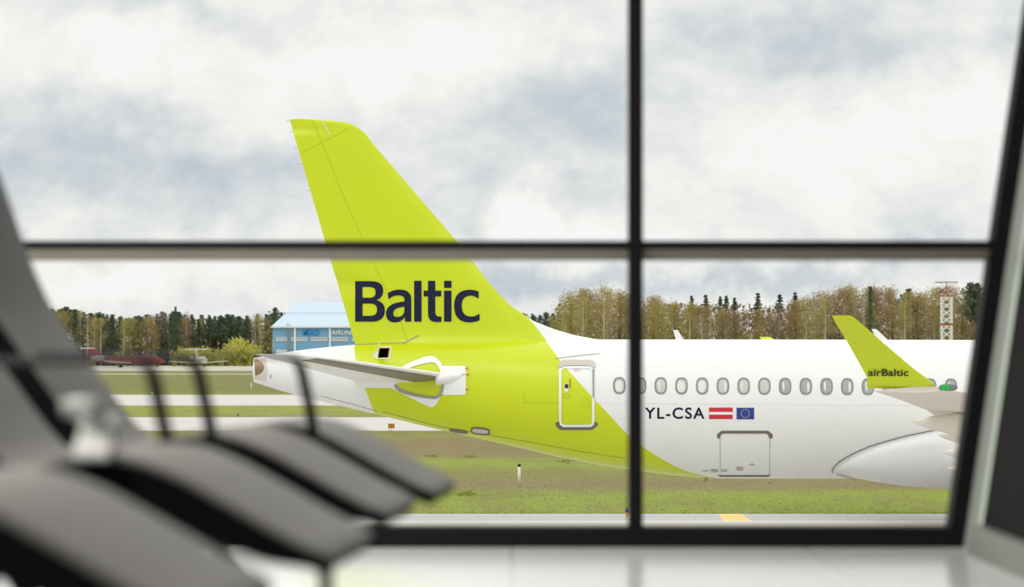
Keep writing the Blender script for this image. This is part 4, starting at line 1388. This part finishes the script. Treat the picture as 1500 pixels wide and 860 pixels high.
# the woods run on beyond the window on both sides and behind the aircraft
wv, wf, wi, wmats = [], [], [], []
wr = random.Random(5)
pool = [p for k in ('spruce', 'pine', 'brown') for p in PROTO[k] if p.name in bpy.data.objects and p.name in USED]
for (px0, px1, Yw, top_, nn) in ((-460, -24, 915, 453, 46), (560, 775, 940, 459, 20), (1484, 1900, 612, 424, 40)):
    for i in range(nn):
        px = px0 + (px1 - px0) * (i + wr.random()) / nn; Yt = Yw + wr.uniform(-8, 8)
        pr = wr.choice(pool); hgt = ZC - (top_ + wr.uniform(-4, 8) - HOR) * Yt / F - GZ
        s = hgt / 20.0; a = wr.uniform(0, 6.28); ca, sa = math.cos(a) * s * 1.3, math.sin(a) * s * 1.3
        bx, by = X_(px, Yt), Yt
        for ch in kids(pr):
            me = ch.data; m0 = me.materials[0]
            if m0 not in wmats: wmats.append(m0)
            o0 = len(wv)
            wv += [(bx + ca * v.co.x - sa * v.co.y, by + sa * v.co.x + ca * v.co.y, GZ - .1 + s * v.co.z) for v in me.vertices]
            for pl in me.polygons:
                wf.append(tuple(q + o0 for q in pl.vertices)); wi.append(wmats.index(m0))
wme = bpy.data.meshes.new('treeline'); wme.from_pydata(wv, [], wf)
for m0 in wmats: wme.materials.append(m0)
wme.polygons.foreach_set('material_index', wi)
tag(link('treeline', wme), 'continuous mixed woodland running on beyond the single trees', 'woodland', kind='stuff')


# dense undergrowth closing the woods near the ground
def thicket(name, label, x0, x1, Y0_, h, n, mat, seed, size):
    rng = random.Random(seed); pts = []
    for k in range(n):
        x = rng.uniform(x0, x1); pts.append(Vector((x, Y0_ + rng.uniform(0, 14), GZ + h * rng.random() ** 1.3)))
    v, f = cards(pts, size, rng, 1)
    tag(mesh(name, v, f, mat), label, 'undergrowth', kind='stuff')


thicket('undergrowth', 'brown brush filling the far forest between the trunks', X_(-30, 930), X_(440, 930), 930, 17.5, 9000, M['brush'], 1, .6)
thicket('undergrowth', 'brown brush filling the wood behind the fuselage', X_(815, 630), X_(1500, 630), 628, 17.5, 11000, M['brush'], 2, .5)
# ------------------------------------------------------------------ LOUNGE
PW = F / WY                       # pixels per metre at the window wall
M['frame'] = simple('black_frame', rgb(12, 10, 14), 0.6, var=.05, spec=.15)
M['taupe'] = simple('taupe_gasket', rgb(134, 128, 116), 0.5)
M['wall_dark'] = simple('dark_wall_panel', rgb(22, 20, 20), 0.8, var=.08, spec=.1)
M['jamb'] = simple('grey_jamb', rgb(140, 143, 137), 0.4, var=.05)
M['base_grey'] = simple('grey_baseboard', rgb(112, 112, 106), 0.45)
M['pale_edge'] = simple('pale_green_edge', rgb(186, 202, 184), 0.35)
M['ceiling'] = simple('ceiling_white', rgb(120, 118, 114), 0.8)


def stone():
    m, nt, p = principled('polished_stone', 0.17, spec=0.6)
    pos = nt.n('ShaderNodeNewGeometry').outputs['Position']
    n_ = nt.noise(pos, 3.0, 8, 0.65)
    c = nt.mix(n_, rgb(190, 191, 191), rgb(206, 207, 205))
    br = nt.n('ShaderNodeTexBrick'); nt.put(br.inputs['Vector'], pos)
    br.offset = 0.0; br.inputs['Scale'].default_value = 1.0; br.inputs['Mortar Size'].default_value = 0.004
    br.inputs['Brick Width'].default_value = 1.2; br.inputs['Row Height'].default_value = 1.2
    br.inputs['Color1'].default_value = (1, 1, 1, 1); br.inputs['Color2'].default_value = (.94, .94, .94, 1); br.inputs['Mortar'].default_value = (.6, .6, .6, 1)
    nt.put(p.inputs['Base Color'], nt.mix(1.0, c, br.outputs[0], 'MULTIPLY'))
    return m


M['stone'] = stone()
ZTOP = 5.2
SL = 0.150                       # lean of the side wall


def jx_at(z): return (1400.0 - 750) / PW + SL * (z - (ZC - (700 - HOR) / PW))


XL = -7.0


def struct(o): return tag(o, kind='structure')


struct(MB().box((XL - .3, -7.0, -.3), (3.2, WY + .12, 0)).build('floor', M['stone']))
struct(MB().box((XL - .3, -7.2, ZTOP), (3.6, WY + .3, ZTOP + .3)).build('ceiling', M['ceiling']))
struct(MB().box((XL - .5, -7.2, -.3), (3.6, -7.0, ZTOP)).build('wall_back', M['wall_dark']))
struct(MB().box((XL - .5, -7.0, -.3), (XL - .3, WY + .12, .5)).build('wall_left', M['wall_dark']))  # kept low, with an added unseen opening above that lights jamb and loungers
for y in (-7.0, -3.0, 1.0, 5.0, 9.0):
    struct(MB().box((XL - .45, y, .5), (XL - .33, y + .08, ZTOP)).build('trim_11', M['frame']))


def leaning(name, x_off0, x_off1, y0, y1, z0, z1, mat):
    """upright slab that follows the lean of the side wall; offsets measured from the glass edge"""
    v = []
    for z in (z0, z1):
        b = jx_at(z)
        v += [(b + x_off0, y0, z), (b + x_off1, y0, z), (b + x_off1, y1, z), (b + x_off0, y1, z)]
    return struct(mesh(name, v, [(0, 3, 2, 1), (4, 5, 6, 7), (0, 1, 5, 4), (1, 2, 6, 5), (2, 3, 7, 6), (3, 0, 4, 7)], mat))


FT = 20.5 / PW                    # sight width of the bars
ysill0, ysill1 = 771.0, 801.0
zs1 = ZC - (ysill0 - HOR) / PW
DEP = 0.10
leaning('trim_1', -0.005, 0.062, WY - .07, WY + .05, 0, ZTOP, M['frame']).name = 'trim_1'
leaning('wall_right', 0.062, 0.36, -7.0, 9.62, 0, ZTOP, M['wall_dark'])
leaning('trim_2', 0.062, 0.30, 9.67, WY + .12, 0, ZTOP, M['jamb'])
leaning('trim_3', 0.060, 0.30, 9.615, 9.672, 0, ZTOP, M['pale_edge'])
leaning('baseboard_right', 0.012, 0.064, -7.0, 9.60, 0, 0.115, M['base_grey'])
# bars of the curtain wall
xm = (932.0 - 750) / PW; xm2 = (930.5 - 750) / PW
mbx = MB()
mbx.box((xm2 - FT / 2, WY - .06, 0.0), (xm2 + FT / 2, WY + .05, ZTOP))
struct(mbx.build('trim_4', M['frame']))
struct(MB().box((-2.9 - FT / 2, WY - .06, 0.0), (-2.9 + FT / 2, WY + .05, ZTOP)).build('trim_5', M['frame']))
struct(MB().box((-5.9 - FT / 2, WY - .06, 0.0), (-5.9 + FT / 2, WY + .05, ZTOP)).build('trim_6', M['frame']))
zt1, zt0, ztm = ZC - (353.5 - HOR) / PW, ZC - (381.5 - HOR) / PW, ZC - (366.5 - HOR) / PW
xr_ = jx_at(ztm) + .01
struct(MB().box((XL - .3, WY - .05, ztm), (xr_, WY + .05, zt1)).build('trim_7', M['frame']))
pv = [(XL - .3, WY - .05, ztm), (xr_, WY - .05, ztm), (xr_, WY + .0, zt0), (XL - .3, WY + .0, zt0), (XL - .3, WY + .05, ztm), (xr_, WY + .05, ztm), (xr_, WY + .05, zt0), (XL - .3, WY + .05, zt0)]
struct(mesh('trim_8', pv, [(0, 1, 2, 3), (5, 4, 7, 6), (3, 2, 6, 7), (0, 3, 7, 4), (1, 5, 6, 2), (0, 4, 5, 1)], M['taupe']))
struct(MB().box((XL - .3, WY - .075, 0.0), (jx_at(.05) + .01, WY + .07, zs1)).build('trim_9', M['frame']))
struct(MB().box((XL - .3, WY - .05, 3.6), (jx_at(3.6), WY + .05, 3.68)).build('trim_10', M['frame']))
# panes
gm, nt, p_ = principled('window_glass', 0.0)
for n_ in list(nt.t.nodes): nt.t.nodes.remove(n_)
o_ = nt.n('ShaderNodeOutputMaterial'); tr_ = nt.n('ShaderNodeBsdfTransparent'); gl_ = nt.n('ShaderNodeBsdfGlossy'); mx = nt.n('ShaderNodeMixShader'); fr = nt.n('ShaderNodeFresnel')
tr_.inputs[0].default_value = (0.985, 0.99, 0.985, 1); gl_.inputs['Roughness'].default_value = 0.0; fr.inputs[0].default_value = 1.35
nt.put(mx.inputs[0], fr.outputs[0]); nt.t.links.new(tr_.outputs[0], mx.inputs[1]); nt.t.links.new(gl_.outputs[0], mx.inputs[2]); nt.t.links.new(mx.outputs[0], o_.inputs[0])
k = 0
xsplit = [XL - .3, -5.9, -2.9, xm2, None]
for (z0, z1) in ((zs1, zt0), (zt1, 3.6), (3.68, ZTOP)):
    for i in range(4):
        k += 1
        a = xsplit[i] + (FT / 2 if i else 0)
        v = []
        for y in (WY + .008, WY + .018):
            for z in (z0, z1):
                b = xsplit[i + 1] - FT / 2 if i < 3 else jx_at(z) - .004
                v += [(a, y, z), (b, y, z)]
        struct(mesh(f'window_{k}', v, [(0, 1, 3, 2), (5, 4, 6, 7), (0, 4, 5, 1), (2, 3, 7, 6), (0, 2, 6, 4), (1, 5, 7, 3)], gm))

# unseen area lights added at ceiling height to brighten loungers and floor
for x, y in ((-3.2, 2.5), (-3.2, 5.5), (-3.2, 8.2), (0.4, 8.8)):
    L = bpy.data.lights.new('fill_light', 'AREA'); L.energy = 380 if x < 0 else 10; L.shape = 'RECTANGLE'; L.size = 1.2; L.size_y = .5; L.color = (1, .97, .92)
    lo = bpy.data.objects.new('fill_light', L); COL.objects.link(lo); lo.location = (x, y, ZTOP - .05)

# ------------------------------------------------------------------ loungers
M['pad'] = simple('grey_leather', rgb(88, 86, 82), 0.55, var=.05, scale=4.0, spec=0.35)
M['shell'] = simple('black_shell', rgb(6, 5, 9), 0.8, var=.05, spec=.08)
M['steel'] = simple('black_steel', rgb(14, 13, 16), 0.6, var=.05, spec=.2)
M['bracket'] = simple('light_bracket', rgb(196, 197, 192), 0.35)
prof = [(0.0, .424), (-.05, .447), (-.10, .472), (-.2, .528), (-.3, .580), (-.37, .604), (-.43, .612), (-.5, .607), (-.58, .588), (-.68, .556), (-.78, .525), (-.86, .520), (-.93, .555), (-1.0, .63), (-1.063, .715), (-1.15, .83), (-1.226, .945), (-1.29, 1.085), (-1.35, 1.25), (-1.40, 1.40)]
us = interp([i / (len(prof) - 1) for i in range(len(prof))], [a for a, b in prof])
zsf = interp([i / (len(prof) - 1) for i in range(len(prof))], [b for a, b in prof])


def prof_pt(t): return Vector((us(t), 0, zsf(t)))


NP = 72
HWD = .315


def sweep(offset0, offset1, hw, r, t0=0.0, t1=1.0, ends=True, deep=0.0):
    """rounded strip that follows the lounger's curve; offsets are measured outwards from the seat surface"""
    rings = []
    for i in range(NP + 1):
        t = t0 + (t1 - t0) * i / NP
        p = prof_pt(t); d = prof_pt(min(1, t + .01)) - prof_pt(max(0, t - .01)); d.normalize()
        n = Vector((d.z, 0, -d.x))
        if n.z < 0 and d.x < 0 and t < .6: n = -n
        n = Vector((-d.z * -1, 0, d.x * -1)) if False else n
        e = 1.0
        if ends:
            q = min(i, NP - i) / 2.0
            e = 0.55 if q == 0 else (0.85 if q < .6 else 1)
        off0 = offset0 - deep * min(1, max(0, (t - .03) / .22)) * (1 - .6 * min(1, max(0, (t - .6) / .3)))
        a0, a1 = off0, off0 + (offset1 - off0) * e
        h = hw - (0.02 * (1 - e) / .45 if ends else 0)
        sect = []
        for cx, cz, st in ((h - r, a1 - r, 0), (-(h - r), a1 - r, 90), (-(h - r), a0 + r, 180), (h - r, a0 + r, 270)):
            for j in range(5):
                an = math.radians(st + 22.5 * j)
                sect.append(p + Vector((0, cx + r * math.cos(an), 0)) + n * (cz + r * math.sin(an)))
        rings.append(sect)
    return MB().loft(rings)


def lounger(label, corner, arm_u, yaw=4.2, bracket=False, z=.79, rise=.010, arm_side=-1):
    ya = math.radians(yaw)
    loc = (corner[0] + HWD * math.sin(ya), corner[1] + HWD * math.cos(ya), 0)
    t = thing('chaise_lounger', label, 'lounger', loc, -ya, 'reclined loungers facing along the window')
    auto_smooth(sweep(-.012, 0.0, HWD, .0055).build('cushion', M['pad'], t), 50)
    auto_smooth(sweep(-.040, -.013, HWD - .004, .008, ends=False, deep=.074).build('shell', M['shell'], t), 50)
    # armrest: flat loop from the backrest to the knee
    va = arm_side * (HWD - .004); v0 = -HWD + .004
    path = [(-1.10, va, z + rise)] + [(-1.0 + (arm_u + .045 + 1.0) * i / 8 - .045, va, z + rise * (1 - i / 8)) for i in range(9)]
    cx = path[-1][0]
    path += [(cx + .018, va, z - .004), (cx + .032, va, z - .017), (cx + .040, va, z - .036), (cx + .052, va, z - .09), (cx + .065, va, z - .15), (cx + .072, va, .585)]
    rr = [.006] * 9 + [.008, .011, .014, .0155, .0155, .0155, .0155]
    arm = MB().tube(path, rr, 10).build('armrest', M['steel'], t, True)
    if bracket:
        q = -.43
        mbb = MB()
        mbb.tube([(q - .075, v0 - .01, .70), (q - .02, v0 - .012, .70), (q + .0, v0 - .012, .68)], [.016, .02, .02], 10)
        mbb.build('hinge', M['jamb'], t, True)
        bb = MB().add([(q - .045, v0 - .055, .605), (q + .024, v0 - .055, .605), (q + .024, v0 + .02, .605), (q - .045, v0 + .02, .605), (q - .045, v0 - .05, .625), (q + .024, v0 - .05, .62), (q + .024, v0 + .02, .685), (q - .045, v0 + .02, .69)], [(0, 3, 2, 1), (4, 5, 6, 7), (0, 1, 5, 4), (1, 2, 6, 5), (2, 3, 7, 6), (3, 0, 4, 7)]).build('bracket', M['bracket'], t)
        bv = bb.modifiers.new('b', 'BEVEL'); bv.width = .008; bv.segments = 3
    # steel underframe
    for s_ in (-1, 1):
        y = s_ * (HWD - .015)
        if bracket and s_ < 0: MB().tube([(-.012, y, .40), (-.010, y, .30), (-.012, y, 0.0)], [.014, .012, .013], 10).build('leg', M['steel'], t, True)
        MB().tube([(-.84, y * .8, .48), (-.70, y * .8, .22), (-.50, y * .8, .012)], .018, 10).build('leg', M['steel'], t, True)
        MB().tube([(-.55, y * .8, .55), (-.76, y * .8, .25), (-1.02, y * .8, .012)], .018, 10).build('leg', M['steel'], t, True)
        MB().tube([(-.45, y * .8, .014), (-1.07, y * .8, .014)], .014, 10).build('foot_rail', M['steel'], t, True)
    MB().tube([(-.765, -HWD * .8, .25), (-.765, HWD * .8, .25)], .016, 10).build('crossbar', M['steel'], t, True)
    MB().tube([(-.55, -HWD * .8, .55), (-.55, HWD * .8, .55)], .016, 10).build('crossbar', M['steel'], t, True)
    MB().tube([(-.84, -HWD * .8, .48), (-.84, HWD * .8, .48)], .016, 10).build('crossbar', M['steel'], t, True)
    return t


def cpos(px, Y): return ((px - 750) * Y / F, Y)


lounger('grey leather chaise lounger, the one nearest the camera', (-.44, 3.42), -.45)
lounger('grey chaise lounger with pale bracket, second from the camera', (-.337, 4.5), -.515, bracket=True, z=.784, rise=-.012, arm_side=1)
lounger('grey chaise lounger, third from the camera, in front of the last one', (-.294, 5.70), -.49, z=.787, rise=.0)
lounger('grey chaise lounger standing closest to the window', (-.209, 6.55), -.405)
